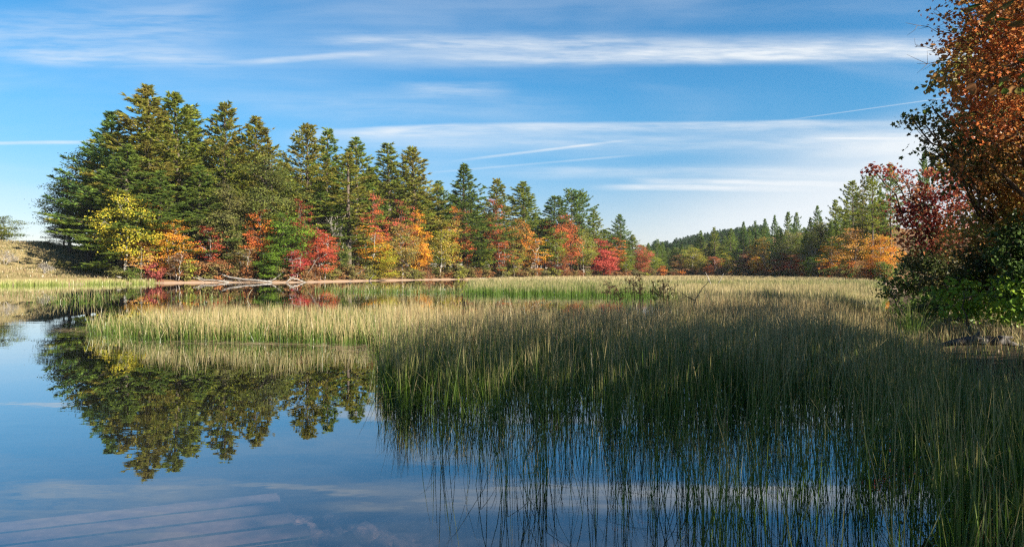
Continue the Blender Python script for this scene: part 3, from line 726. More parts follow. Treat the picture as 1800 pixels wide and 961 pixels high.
right_broad = [
    (1145, 440, 3, 'round0', 18, YGR, GRN, 'birch_tree', 'green-gold birch starting the far shore'),
    (1218, 434, 3, 'round0', 24, (0.30, 0.24, 0.04), YGR, 'maple_tree', 'rounded gold-green maple on the dark far shore'),
    (1195, 445, 4, 'loose1', 18, RUST, OLV, 'maple_tree', 'dull rust maple left of the rounded gold-green maple'),
    (1258, 448, 3, 'loose0', 16, ROR, RUST, 'maple_tree', 'orange-red maple sprays before the dark far pines'),
    (1280, 440, 3, 'loose1', 13, YGR, YEL, 'maple_tree', 'yellow-green sapling next to orange sprays on the far shore'),
    (1316, 438, 4, 'round1', 22, (0.26, 0.13, 0.07), RUST, 'maple_tree', 'dusty rust maple behind the small glowing orange maple'),
    (1331, 450, 2, 'round0', 16, ORG, YEL, 'maple_tree', 'small glowing orange maple on the far shore'),
    (1340, 414, 14, 'round1', 22, OLV, GOLD, 'oak_tree', 'olive and gold oak under the close far pine row'),
    (1376, 442, 3, 'loose1', 20, PINK, RUST, 'maple_tree', 'pinkish-red maple among grey bare stems'),
    (1402, 444, 3, 'loose1', 18, RED, RUST, 'maple_tree', 'thin red maple left of the green shore oak'),
    (1436, 448, 3, 'round0', 26, BGR, GRN, 'oak_tree', 'bright green oak on the right shore'),
    (1390, 405, 14, 'round0', 28, (0.10, 0.12, 0.03), OLV, 'oak_tree', 'grey-green oak under the two joined flat-boughed far pines'),
    (1445, 385, 18, 'tall0', 34, (0.06, 0.075, 0.025), OLV, 'oak_tree', 'dark olive oak on the slope below the lone flat-boughed pine'),
    (1462, 428, 4, 'loose0', 22, GOLD, ORG, 'maple_tree', 'orange-gold maple leaning with a pale trunk, right of the bright green oak'),
    (1502, 398, 5, 'vase0', 38, GOLD, PEACH, 'maple_tree', 'large peach-gold maple on the right shore'),
    (1548, 412, 5, 'round0', 34, ORG, GOLD, 'maple_tree', 'orange maple beside the large peach-gold one'),
    (1540, 452, 2, 'spread1', 36, PEACH, RUST, 'maple_tree', 'low peach-orange maple at the right shore edge'),
    (1475, 400, 16, 'tall1', 28, (0.13, 0.15, 0.03), YGR, 'oak_tree', 'yellow-green oak on the slope behind the peach-gold maple'),
    (1520, 375, 20, 'tall0', 34, (0.14, 0.15, 0.03), OLV, 'oak_tree', 'olive-green oak under the tall ragged pines'),
    (1556, 345, 62, 'tall1', 30, RUST, OLV, 'oak_tree', 'tall rusty olive oak left of the crimson maple'),
]
for px, yt, off, key, hw, c1, c2, nm, lab in right_broad:
    D = rshore(px) + off; g = far_ground(px, D)
    place(nm, key, g, at(px, yt, D)[2] - g[2], hw / F_PX * D * 1.1, lab, nm.replace('_', ' '), G5, c1, c2)
sky2_px = np.array([1130, 1160, 1250, 1310, 1400, 1440, 1500, 1560, 1640]); sky2_y = np.array([428, 421, 418, 402, 388, 376, 342, 322, 300])
for i in range(90):                                   # the closed wood on the slope
    px = 1132 + (1556 - 1132) * (i + rng.uniform(0, 1)) / 90
    D = rshore(px) + rng.uniform(10, 60) + 18 * (px > 1470); g = far_ground(px, D)
    yt = np.interp(px, sky2_px, sky2_y) + rng.uniform(0, 34)
    key = ['pine0', 'pine2', 'tall0', 'pine4', 'pine6'][i % 5]
    pine = key.startswith('pine')
    place('pine_tree' if pine else 'oak_tree', key, g, max(6, at(px, yt, D)[2] - g[2]), rng.uniform(14, 20) / F_PX * D,
          'shaded pine in the closed wood covering the far slope' if pine else 'olive oak in the closed wood covering the far slope', 'pine tree' if pine else 'oak tree',
          'closed pine wood on the far slope' if pine else 'oaks in the wood on the far slope', PB2 if pine else OLV, PG if pine else (0.12, 0.17, 0.03))
for i in range(110):                                  # distant ridge
    px = 1135 + (1345 - 1135) * (i + rng.uniform(0, 1)) / 110
    D = rng.uniform(400, 480); g = far_ground(px, D)
    yt = np.interp(px, [1130, 1190, 1260, 1300, 1345], [424, 413, 403, 399, 396]) + rng.uniform(-3, 12) + (480 - D) * 0.12
    place('pine_tree', ['pine0', 'pine4', 'pine2'][i % 3], g, max(8, at(px, yt, D)[2] - g[2]), rng.uniform(3.0, 4.2), 'small distant pine on the hazy ridge beyond the lake', 'pine tree', 'distant pines on the ridge', PB, (0.05, 0.09, 0.045))
for i in range(40):
    px = 1135 + (1560 - 1135) * (i + rng.uniform(0, 1)) / 40
    D = rshore(px) + rng.uniform(1, 3); g = far_ground(px, D)
    shrub = [(BRN, RUST), (OLV, BRN), (RUST, ORG), (OLV, GRN)][i % 4]
    place('shrub', 'shrub%d' % (i % 4), g, rng.uniform(2, 4.5), rng.uniform(2, 3.2), 'low bush along the foot of the far wood', 'shrub', 'bushes along the far shore', *shrub)

# grey bare trees
bare_u = []
for i_ in range(3):
    o_ = bare_mesh(60 + i_, 9.0, 0.42, 4, 0.10, 1, 0.025).build('bare_tree', M['dead']); C.objects.unlink(o_); bare_u.append(o_)
for k, (px, yt, D, lab) in enumerate([
    (592, 345, shore_d(592) + 7, 'grey bare tree among green pines behind the scarlet leaning maple'),
    (598, 380, shore_d(598) + 5, 'shorter grey bare tree right against the slender pine trunk'),
    (328, 400, shore_d(328) + 5, 'dim bare tree between the golden orange maple and the scarlet one'),
    (1357, 424, rshore(1357) + 3, 'grey bare tree right of the small glowing orange maple'),
    (1388, 455, rshore(1388) + 1, 'pale bent bare tree among thin red maples on the far shore'),
    (1408, 440, rshore(1408) + 2, 'slim grey bare tree left of the bright green shore oak'),
    (1428, 417, rshore(1428) + 8, 'tallest bare grey tree above the bright green shore oak'),
    (1345, 440, rshore(1345) + 2, 'low grey bare tree touching the small glowing orange maple')]):
    p = at(px, HOR, D); gz = hz(p[0], p[1]); o = bare_u[k % 3].copy(); C.objects.link(o); o.name = 'bare_tree'
    hh = at(px, yt, D)[2] - gz; zs = hh / 9.5
    o.location = (p[0], p[1], gz); o.scale = (zs, zs, zs); o.rotation_euler = (0, 0, rng.uniform(0, 6))
    tag(o, lab, 'bare tree', 'bare grey trees')
for px, off, s_, lab in [(78, 13, 2.6, 'twiggy grey shrub alone on the lower hillside'), (8, 18, 3.4, 'twiggy grey shrub on the hillside at the left border')]:
    D = shore_d(px) + off; p = at(px, HOR, D)
    o = bare_mesh(70 + px, s_, 0.6, 4, 0.05, 6, 0.014).build('bare_shrub', M['dead'])
    o.location = (p[0], p[1], hz(p[0], p[1])); tag(o, lab, 'shrub')

# ---------------------------------------------------------------- near trees on the right bank
def lobed_tree(name, base, lobes, label, cat, c1, c2, seed, leaf=0.10, dens=26, per=15, tr0=0.14, sigma=0.17, twigs=0.6, bare=(), group=None, template=MAPLE, mat='leaf_near', stems=1, gz=None, part=('trunk', 'crown')):
    """lobes: (px, y, D, radius px) spheres seen in the photo, placed in space at their own distance"""
    r = np.random.default_rng(seed)
    bx, by = base; bz = hz(bx, by) if gz is None else gz
    root = empty(name, (bx, by, bz), label, cat, group); O = np.array([bx, by, bz])
    lc = np.array([at(a, b, D) for a, b, D, _ in lobes]) - O; lr = np.array([R / F_PX * D for _, _, D, R in lobes])
    tk, cr = Mesh(), Mesh()
    topz = max(0.5, lc[:, 2].max() * 0.85); mean = lc.mean(0)
    trunks = []
    for s_ in range(stems):
        o_ = np.array([r.normal(0, 0.3), r.normal(0, 0.3), 0]) * (stems > 1)
        tgt = np.array([mean[0] * 0.45, mean[1] * 0.45, topz]) + np.array([r.normal(0, 0.5), r.normal(0, 0.5), 0]) * (stems > 1)
        pts = bent(o_ - np.array([0, 0, 0.3]), tgt + o_, 8, 0.12, r); trunks.append(pts)
        tk.tube(pts, tr0 * (1 - 0.8 * np.linspace(0, 1, 8)), 8)
    cen, par = [], []
    for k in range(len(lc)):
        pts = trunks[k % len(trunks)]
        z0 = np.clip(lc[k, 2] - 0.5 * np.hypot(*(lc[k, :2])), 0.25 * topz, topz)
        p0 = np.array([np.interp(z0, pts[:, 2], pts[:, i]) for i in range(3)])
        L = np.linalg.norm(lc[k] - p0)
        limb = bent(p0, lc[k], 7, 0.05 * L, r)
        tk.tube(limb, np.linspace(tr0 * 0.40, tr0 * 0.10, 7), 5)
        n = max(5, int(dens * 4.2 * lr[k] ** 2.6))
        d = unit(r.normal(0, 1, (n, 3))) * (r.uniform(0.05, 1.12, (n, 1)) ** 0.45)
        c = lc[k] + d * lr[k] * np.array([1, 1, 0.8])
        cen.append(c)
        for i in range(n):
            if r.random() < twigs:
                s0 = limb[int(r.integers(3, 7))]
                tk.tube(bent(s0, c[i], 4, 0.05 * lr[k] + 0.02, r), [tr0 * 0.07 + 0.004, 0.007, 0.005, 0.003], 3)
    cen = np.concatenate(cen); n = len(cen); N = n * per
    ctr = np.repeat(cen, per, 0) + r.normal(0, 1, (N, 3)) * np.array([1, 1, 0.55]) * sigma
    nrm = unit(np.array([0, 0, 0.75]) + r.normal(0, 0.6, (N, 3)))
    ax = unit(np.cross(nrm, r.normal(0, 1, (N, 3))) + np.array([0, 0, -0.45])); sd = unit(np.cross(nrm, ax))
    L = leaf * r.uniform(0.6, 1.25, N)
    rn = np.clip(np.repeat(r.uniform(0, 1, n), per) * 0.5 + r.uniform(0, 0.5, N), 0, 1)
    cr.leaves(ctr, ax, sd, template, L, L, rn, 0.3)
    for (px0, y0, D0, px1, y1, D1) in bare:               # bare twigs reaching out of the crown
        p0 = at(px0, y0, D0) - O; p1 = at(px1, y1, D1) - O
        tw = bent(p0, p1, 6, 0.05, r); tk.tube(tw, np.linspace(0.013, 0.003, 6), 4)
        for j in range(6):
            q = tw[int(r.integers(1, 5))]; e = q + unit((p1 - p0) + r.normal(0, 0.7, 3)) * r.uniform(0.15, 0.55)
            tk.tube(bent(q, e, 3, 0.03, r), [0.006, 0.004, 0.002], 3)
    b = tk.build(part[0], M['bark'], root, smooth=True)
    c = cr.build(part[1], M[mat], root); c.color = (*c1, 1.0); c['col2'] = [float(x) for x in c2]
    return root

NO = (0.52, 0.17, 0.028); NR = (0.28, 0.095, 0.030); NRU = (0.40, 0.18, 0.045); NG = (0.080, 0.120, 0.020); NG2 = (0.20, 0.18, 0.030); NDR = (0.20, 0.028, 0.024)
lobed_tree('maple_tree', (13.6, 16.0), [(1690, 15, 14.5, 50), (1745, 40, 14, 75), (1690, 70, 15, 40), (1725, 130, 14.5, 62), (1790, 110, 13.5, 85), (1705, 190, 15, 48), (1775, 215, 14, 80), (1730, 280, 15, 48),
     (1850, 40, 14, 110), (1860, 190, 14, 110), (1760, -70, 14, 95), (1870, -110, 14, 130), (1700, -60, 15, 55), (1950, -20, 15, 160), (1950, 150, 15, 140), (1820, -230, 15, 150), (1950, -260, 15.5, 180)],
    'tall orange-leaved maple overhanging the right shore with bare twig ends', 'maple tree', (0.52, 0.13, 0.030), (0.27, 0.13, 0.03), 101, leaf=0.075, dens=15, per=19, tr0=0.20,
    bare=[(1690, 60, 14.5, 1592, 40, 13.5), (1700, 85, 14.5, 1608, 82, 13.5), (1700, 110, 14.5, 1612, 112, 14), (1715, 70, 14.5, 1640, 20, 14)])
lobed_tree('maple_tree', (14.6, 19.0), [(1622, 212, 16, 20), (1600, 206, 16, 9), (1655, 232, 16.5, 34), (1690, 225, 16.5, 38), (1640, 260, 17, 24), (1700, 270, 17, 50), (1745, 240, 17, 60), (1680, 310, 18, 34), (1640, 190, 17, 12), (1800, 250, 17.5, 80), (1880, 260, 18, 110)],
    'dark green maple bough jutting out over the water below the orange maple', 'maple tree', NG, (0.10, 0.075, 0.02), 102, leaf=0.105, dens=20, per=13, tr0=0.13)
lobed_tree('maple_tree', (15.6, 24.5), [(1640, 330, 23, 36), (1605, 345, 23, 32), (1580, 375, 24, 26), (1630, 380, 23, 46), (1680, 340, 22, 45), (1600, 415, 24, 34), (1650, 425, 23, 42), (1560, 300, 22, 14), (1535, 296, 21.5, 7), (1585, 312, 22.5, 15), (1700, 400, 23, 60)],
    'crimson maple with a thin branch tip pointing left over the reeds', 'maple tree', NDR, (0.26, 0.09, 0.03), 103, leaf=0.11, dens=15, per=14, tr0=0.13,
    bare=[(1620, 330, 22.5, 1526, 291, 21.2)])
lobed_tree('maple_tree', (15.4, 20.0), [(1740, 335, 18, 60), (1800, 310, 17, 80), (1720, 400, 19, 55), (1780, 390, 17.5, 75), (1690, 430, 20, 40), (1860, 380, 17, 110), (1830, 440, 17, 80)],
    'rusty brown maple between the crimson maple and the right border', 'maple tree', NRU, NG2, 104, leaf=0.105, dens=14, per=14, tr0=0.14)
# second tier behind: closes the wood and shades the reeds
lobed_tree('oak_tree', (19.0, 26.5), [(1700, 120, 26, 60), (1745, 200, 26, 70), (1790, 90, 26, 90), (1720, 290, 26, 70), (1800, 240, 26, 90), (1860, 150, 26, 100), (1850, 320, 26, 90), (1760, 20, 26, 60), (1850, 20, 26, 80)],
    'brown-green oak in the shaded wood behind the orange maple', 'oak tree', NG2, NRU, 105, leaf=0.20, dens=7, per=12, tr0=0.2, sigma=0.26, twigs=0.25, template=BROAD)
# understory
G6 = 'shaded bushes on the right bank'
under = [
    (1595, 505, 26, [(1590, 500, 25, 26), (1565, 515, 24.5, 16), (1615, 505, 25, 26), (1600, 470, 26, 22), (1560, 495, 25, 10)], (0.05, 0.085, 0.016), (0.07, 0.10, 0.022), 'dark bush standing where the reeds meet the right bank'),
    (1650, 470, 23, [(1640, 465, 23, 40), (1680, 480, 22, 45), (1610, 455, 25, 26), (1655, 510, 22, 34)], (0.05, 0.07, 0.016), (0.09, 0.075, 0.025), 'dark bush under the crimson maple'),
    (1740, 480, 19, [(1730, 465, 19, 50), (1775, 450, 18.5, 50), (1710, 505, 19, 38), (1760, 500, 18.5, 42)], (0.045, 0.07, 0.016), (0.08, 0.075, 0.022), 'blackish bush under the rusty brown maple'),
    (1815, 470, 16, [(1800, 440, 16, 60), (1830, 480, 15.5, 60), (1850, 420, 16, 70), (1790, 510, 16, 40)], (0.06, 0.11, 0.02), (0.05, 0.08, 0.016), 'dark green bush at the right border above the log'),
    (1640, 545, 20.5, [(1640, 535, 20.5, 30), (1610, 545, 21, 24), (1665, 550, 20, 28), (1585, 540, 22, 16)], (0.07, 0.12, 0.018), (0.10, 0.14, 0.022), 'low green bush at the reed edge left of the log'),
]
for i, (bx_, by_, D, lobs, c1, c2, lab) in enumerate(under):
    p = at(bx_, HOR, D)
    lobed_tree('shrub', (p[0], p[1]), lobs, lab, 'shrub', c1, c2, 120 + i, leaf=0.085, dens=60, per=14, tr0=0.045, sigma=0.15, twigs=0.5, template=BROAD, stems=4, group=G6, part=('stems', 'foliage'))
bright = [  # leaf green raised to stand in for sun flecks on these bushes
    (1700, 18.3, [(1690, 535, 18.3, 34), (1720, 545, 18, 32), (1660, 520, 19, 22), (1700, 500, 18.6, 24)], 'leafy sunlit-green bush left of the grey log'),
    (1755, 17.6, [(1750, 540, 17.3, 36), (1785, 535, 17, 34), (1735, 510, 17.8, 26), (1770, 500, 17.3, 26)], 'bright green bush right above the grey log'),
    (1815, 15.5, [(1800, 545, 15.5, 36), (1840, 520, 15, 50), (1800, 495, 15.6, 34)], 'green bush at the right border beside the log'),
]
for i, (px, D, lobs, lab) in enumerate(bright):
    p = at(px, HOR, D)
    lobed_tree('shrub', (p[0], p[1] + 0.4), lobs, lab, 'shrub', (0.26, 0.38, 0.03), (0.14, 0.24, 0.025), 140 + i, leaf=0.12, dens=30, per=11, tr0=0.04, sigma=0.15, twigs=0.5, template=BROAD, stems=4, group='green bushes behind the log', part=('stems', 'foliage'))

# wood along the bank to the right of and behind the camera: its trunks and crowns shade the shallows
for i, (x, y, key, h, rad) in enumerate([(12.4, 9.0, 'loose1', 10.5, 4.0), (11.4, 4.6, 'round0', 10.5, 3.8), (15.5, 5.5, 'loose1', 12.0, 4.6), (11.8, 0.4, 'round1', 11.5, 4.0), (13.2, -3.2, 'round0', 11.0, 4.0)]):
    place('maple_tree', key, (x, y, hz(x, y)), h, rad, 'maple on the right bank beyond the picture border', 'maple tree', 'bank maples beyond the border', RUST, GRN)
# ---------------------------------------------------------------- rushes, grass (stuff)
def blades(m, P, h, wid, lean, rnd, r, z0=None, seg=(0, 0.4, 0.75, 1.0), kink=0.0):
    n = len(P); a = r.uniform(0, 2 * np.pi, n); b = r.uniform(0, 2 * np.pi, n)
    ld = np.c_[np.cos(a), np.sin(a), np.zeros(n)] * (np.abs(lean))[:, None]
    sd = np.c_[np.cos(b), np.sin(b), np.zeros(n)]
    base = np.c_[P, np.zeros(n) if z0 is None else z0]
    ws = [0.75, 1.0, 0.7]
    rows = []
    broken = r.random(n) < kink
    for i, t_ in enumerate(seg):
        q = base + np.c_[np.zeros((n, 2)), h * t_] + ld * (h * t_ ** 1.5)[:, None]
        q[:, 2] -= 0.35 * (np.abs(lean) ** 2) * h * t_ ** 2
        if kink and t_ > 0.5:
            k2 = (t_ - 0.45) * broken
            q[:, 2] -= k2 * h * 1.1; q[:, :2] += (ld[:, :2] / (np.abs(lean)[:, None] + 1e-6)) * (k2 * h * 1.0)[:, None]
        rows.append(q)
    V = []
    for i in range(3):
        V += [rows[i] - sd * (wid * ws[i] * 0.5)[:, None], rows[i] + sd * (wid * ws[i] * 0.5)[:, None]]
    V.append(rows[3]); V = np.stack(V, 1)                              # n,7,3
    k = np.arange(n)[:, None] * 7
    q1 = k + np.array([[0, 1, 3, 2]]); q2 = k + np.array([[2, 3, 5, 4]]); t3 = k + np.array([[4, 5, 6]])
    hg = np.tile(np.array([0, 0, seg[1], seg[1], seg[2], seg[2], 1.0]), n)
    m.add(V.reshape(-1, 3), [q1, q2, t3], np.repeat(rnd, 7), hg)

def scatter(Q, n, r, tuss=0.0, per=22):
    Q = np.array(Q, float); lo, hi = Q.min(0), Q.max(0); out = []; got = 0
    while got < n:
        k = int((n - got) * 1.7) + 50
        p = r.uniform(lo, hi, (k, 2)); p = p[inside(p, Q)]; out.append(p); got += len(p)
    P = np.concatenate(out)[:n]
    if tuss:
        c = P[:max(1, n // per)]; c = c[(len(c) * r.random(n) ** 1.6).astype(int)]
        keep = r.random(n) < 0.75
        P = np.where(keep[:, None], c + r.normal(0, tuss, (n, 2)), P)
    return P

r = np.random.default_rng(5)
FRONT = [(-1.05, 6.9), (-0.45, 5.6), (0.25, 4.9), (0.8, 4.35), (1.4, 3.6), (2.4, 2.6), (4.0, 2.0), (6.6, 2.2), (8.8, 7), (10.3, 13.5), (11.4, 18.0), (14.8, 26), (20, 38), (8, 34), (3.5, 24.5), (0, 23.5), (-5, 25), (-11, 26), (-14.2, 24.6), (-13.6, 21.4), (-11.3, 18.8), (-8, 17.1), (-5, 16.6), (-3.2, 16.0), (-2.5, 12.5), (-1.9, 9.2)]
def build_rushes():
    m = Mesh()
    def fill(Q, n, h0, h1, tuss, dry0, dry1, wid, lean=0.10, kink=0.05, dens_noise=0.0):
        P = scatter(Q, n, r, tuss)
        D = np.hypot(P[:, 0], P[:, 1])
        if dens_noise:
            f = wob(P[:, 0], P[:, 1], 1.1, 4.0) * 0.6 + wob(P[:, 0], P[:, 1], 2.7, 5.0) * 0.4
            P = P[f > r.uniform(-0.7, 0.1 + dens_noise * 0.8, len(P)) - 0.3]
            D = np.hypot(P[:, 0], P[:, 1])
        k = len(P)
        ds = sdist(P, poly); ok = ds < -0.12; P = P[ok]; D = D[ok]; ds = ds[ok]; k = len(P)
        h = (0.55 + 0.45 * sm(-ds, 0.3, 2.4)) * (1 + 0.16 * wob(P[:, 0], P[:, 1], 2.1, 6.0)) * r.uniform(h0, h1, k) * (1 + 0.10 * wob(P[:, 0], P[:, 1], 0.8, 2.0)) * r.choice([1, 1, 1, 0.75], k)
        rnd = np.clip(r.beta(1.3, 1.7, k) * (dry1 - dry0) + dry0, 0, 1)
        ln = np.abs(r.normal(0, lean, k)) + (r.random(k) < 0.07) * r.uniform(0.2, 0.7, k)
        w_ = np.maximum(wid, D * 0.00042) * r.uniform(0.8, 1.25, k)
        blades(m, P, h, w_, ln, rnd, r, np.full(k, -0.08), kink=kink)
    # front bed, from the open edge by the camera to the dense middle
    near = [(-1.05, 6.9), (-0.45, 5.6), (0.25, 4.9), (0.8, 4.35), (1.4, 3.6), (2.4, 2.6), (4.0, 2.0), (6.6, 2.2), (8.5, 6.5), (-0.6, 8.6)]
    fill(near, 4200, 0.55, 1.15, 0.07, 0.0, 0.42, 0.0058, 0.20, 0.08, 0.5)
    fill([(2.2, 3.0), (6.4, 2.2), (9.3, 9), (4.2, 9)], 7000, 0.55, 1.2, 0.08, 0.0, 0.42, 0.006, 0.18, 0.06)
    fill([(-1.6, 8.4), (9, 7.6), (10.0, 12.6), (-2.4, 12.4)], 17000, 0.6, 1.15, 0.09, 0.0, 0.65, 0.0075, 0.17, 0.06, 0.8)
    fill([(-2.4, 12.2), (10, 12.4), (11.2, 17.5), (-3.2, 16.2)], 24000, 0.65, 1.15, 0.10, 0.1, 1.1, 0.008, 0.18, 0.05)
    fill([(-3.2, 16.0), (11.2, 17.2), (15.2, 26.5), (8, 27), (4, 21.5), (-3.2, 20.5)], 26000, 0.62, 1.08, 0.12, 0.3, 1.2, 0.009, 0.16, 0.05)
    fill([(10.6, 17.6), (10.8, 18.4), (15.2, 28.0), (22, 40), (17, 36), (12, 25)], 7000, 0.8, 1.25, 0.15, 0.0, 0.8, 0.009, 0.15)
    # sunlit bed on the left
    fill([(-11.2, 20.6), (-10.2, 18.6), (-8, 17.1), (-5, 16.6), (-3.0, 16.0), (-2.6, 22.5), (-6, 24), (-10, 23)], 16000, 0.42, 0.92, 0.14, 0.0, 1.0, 0.010, 0.20, 0.12)
    fill([(-13.6, 22.0), (-11.8, 19.2), (-8.6, 16.9), (-8.8, 22)], 2400, 0.25, 0.75, 0.12, 0.0, 0.8, 0.010, 0.22, 0.2)
    # behind the open patch
    fill([(8, 26.5), (15, 26.5), (22, 40), (33, 60), (13, 60), (9.5, 42), (8.5, 32)], 40000, 0.75, 1.05, 0.2, 0.1, 0.95, 0.012, 0.10)
    fill([(-3.6, 55), (9.5, 46), (13, 60), (33, 60), (54, 100), (-6, 100)], 56000, 0.7, 1.0, 0.25, 0.0, 0.55, 0.02, 0.10)
    fill([(-6.5, 100), (54, 100), (82, 148), (112, 194), (-1, 170), (-8, 130)], 50000, 0.8, 1.1, 0.4, 0.25, 0.9, 0.03, 0.10)
    fill([(-1, 165), (110, 195), (132, 245), (120, 285), (75, 288), (52, 248), (30, 236), (12, 205)], 50000, 0.8, 1.15, 0.4, 0.4, 1.0, 0.04, 0.10)
    tag(m.build('rushes', M['rush']), 'green and tan rushes growing thickly in the shallow water', kind='stuff')
build_rushes()

def build_sparse():
    m = Mesh()
    for cx, cy_, n, s in [(-13, 62, 500, 1.6), (-10, 66, 400, 1.5), (-7, 60, 500, 1.7), (-17, 70, 220, 1.2), (-20, 45, 120, 0.9), (-38, 55, 110, 1.6), (-33, 53, 80, 1.2), (-30, 48, 60, 1.6), (-26, 40, 120, 0.7)]:
        P = r.normal(0, s, (n, 2)) * np.array([1.6, 0.7]) + np.array([cx, cy_])
        blades(m, P, r.uniform(0.3, 0.95, n), np.full(n, 0.02), np.abs(r.normal(0, 0.3, n)), r.uniform(0, 0.8, n), r, np.full(n, -0.05), kink=0.2)
    tag(m.build('sparse_rushes', M['rush']), 'thin scattered rushes standing out in the open water', kind='stuff')
build_sparse()

def build_fringe():
    m = Mesh()
    Q = [(-130, 86), (-75, 80), (-63, 100), (-60, 117), (-66, 121), (-80, 106), (-130, 96)]
    n = 16000; P = scatter(Q, n, r, 0.5)
    blades(m, P, r.uniform(0.5, 1.1, n), np.full(n, 0.045), np.abs(r.normal(0, 0.15, n)), r.uniform(0, 0.75, n), r, np.full(n, -0.05))
    tag(m.build('shore_grass', M['fringe']), 'yellow-green marsh grass along the foot of the hill', kind='stuff')
    m = Mesh()
    Q = [(-150, 98), (-82, 106), (-66, 121), (-70, 132), (-86, 150), (-150, 160)]
    n = 32000; P = scatter(Q, n, r, 0.6)
    z = height(P[:, 0], P[:, 1]); k = z > 0.2; P = P[k]; z = z[k]; n = len(P)
    blades(m, P, r.uniform(0.25, 0.7, n), np.full(n, 0.08), np.abs(r.normal(0, 0.35, n)), np.clip(r.beta(2, 2, n) + 0.25 * wob(P[:, 0], P[:, 1], 0.5, 1.0), 0, 1), r, z - 0.03)
    tag(m.build('hill_grass', M['drygrass']), 'dry tan grass covering the hillside', kind='stuff')
    # weedy grass on the shaded right bank
    m = Mesh()
    Q = [(6.7, 6), (6.9, 8.8), (7.7, 11.5), (9.0, 14.5), (10.6, 18), (13.5, 24), (17, 24), (14, 14), (9, 6)]
    n = 8000; P = scatter(Q, n, r, 0.2); z = height(P[:, 0], P[:, 1])
    blades(m, P, r.uniform(0.2, 0.6, n), np.full(n, 0.010), np.abs(r.normal(0, 0.3, n)), r.uniform(0.3, 1, n), r, z - 0.02)
    tag(m.build('bank_grass', M['rush']), 'dead and green grass on the shaded right bank', kind='stuff')
    # fallen stems floating along the edge of the reeds
    m = Mesh()
    for x0, y0, x1, y1, n in [(-13.4, 21.6, -8.5, 17.6, 130), (-9, 16.9, -3, 15.7, 170), (-4, 15.8, -2.2, 12.5, 120), (-44, 53, -27, 52, 120), (-14, 20.8, -12, 19.4, 60), (0, 43, 6, 42, 200), (0.5, 41, 5, 40, 120), (0.4, 7, 3, 6.2, 40)]:
        t_ = r.uniform(0, 1, (n, 1)); P = np.array([[x0, y0]]) * (1 - t_) + np.array([[x1, y1]]) * t_ + r.normal(0, 0.22, (n, 2)) * (1 + (y0 > 30) * 1.5)
        a = r.normal(0.2, 0.6, n); L = r.uniform(0.15, 0.6, n); d = np.c_[np.cos(a), np.sin(a) * 0.6, r.normal(0, 0.06, n)]
        w_ = 0.008 + 0.0004 * y0
        sdv = np.c_[-np.sin(a), np.cos(a), np.zeros(n)]
        m.leaves(np.c_[P, r.uniform(0.012, 0.03, n)], d, sdv, np.array([[0, 0.5], [1, 0.3], [1, -0.3], [0, -0.5]]), L, np.full(n, w_), r.uniform(0.2, 1, n))
    tag(m.build('floating_reed_litter', M['litter']), 'broken dead reed stems floating along the reed edge', kind='stuff')
build_fringe()

# sedge tuft on the right
def sedge():
    m = Mesh(); n = 110; p = at(1598, HOR, 15.5)
    P = r.normal(0, 0.13, (n, 2))
    blades(m, P, r.uniform(0.8, 1.35, n), np.full(n, 0.009), np.abs(r.normal(0.35, 0.25, n)), r.uniform(0, 0.3, n), r, np.full(n, -0.05))
    o = m.build('sedge_plant', M['rush']); o.location = (p[0], p[1], 0); tag(o, 'bright arching sedge tuft rising above the reeds left of the log', 'plant')
sedge()

# ---------------------------------------------------------------- small things
def dead_stalks():
    for cx, D, n, hh, lab in [(1128, 21, 22, 1.62, 'dead brown flower stalks standing above the reeds in a broad clump'), (1082, 21.5, 9, 1.52, 'small dead brown stalk clump left of the broad one'), (1165, 21, 10, 1.50, 'thin brown stalks at the right of the broad dead clump')]:
        p = at(cx, HOR, D); tk, hd = Mesh(), Mesh(); rr = np.random.default_rng(cx)
        ends = []
        for i in range(n):
            b = np.array([rr.normal(0, 0.22 if n > 20 else 0.11), rr.normal(0, 0.25), -0.1]); e = b * np.array([1.5, 1.5, 0]) + np.array([rr.normal(0, 0.10), rr.normal(0, 0.1), hh * rr.uniform(0.72, 1.02)])
            q = bent(b, e, 5, 0.025, rr); tk.tube(q, np.linspace(0.006, 0.004, 5), 4)
            for j in range(4):
                s0 = q[3] + (q[4] - q[3]) * rr.uniform(0, 1); e2 = s0 + np.array([rr.normal(0, 0.10), rr.normal(0, 0.10), rr.uniform(0.02, 0.14)])
                tk.tube(np.array([s0, e2]), [0.006, 0.004], 3); ends.append(e2)
        ends = np.array(ends); K = 9; c = np.repeat(ends, K, 0) + rr.normal(0, 0.022, (len(ends) * K, 3))
        nn = unit(rr.normal(0, 1, c.shape)); ax = unit(np.cross(nn, rr.normal(0, 1, c.shape)))
        hd.leaves(c, ax, np.cross(nn, ax), BROAD, np.full(len(c), 0.035), np.full(len(c), 0.028), rr.uniform(0, 1, len(c)))
        root = empty('flower_stalk_clump', (p[0], p[1], 0), lab, 'dead plant', 'dead brown stalks in the reeds')
        tk.build('stalks', M['stalk'], root); tag(hd.build('seed_heads', M['stalk'], root), kind='stuff')
dead_stalks()

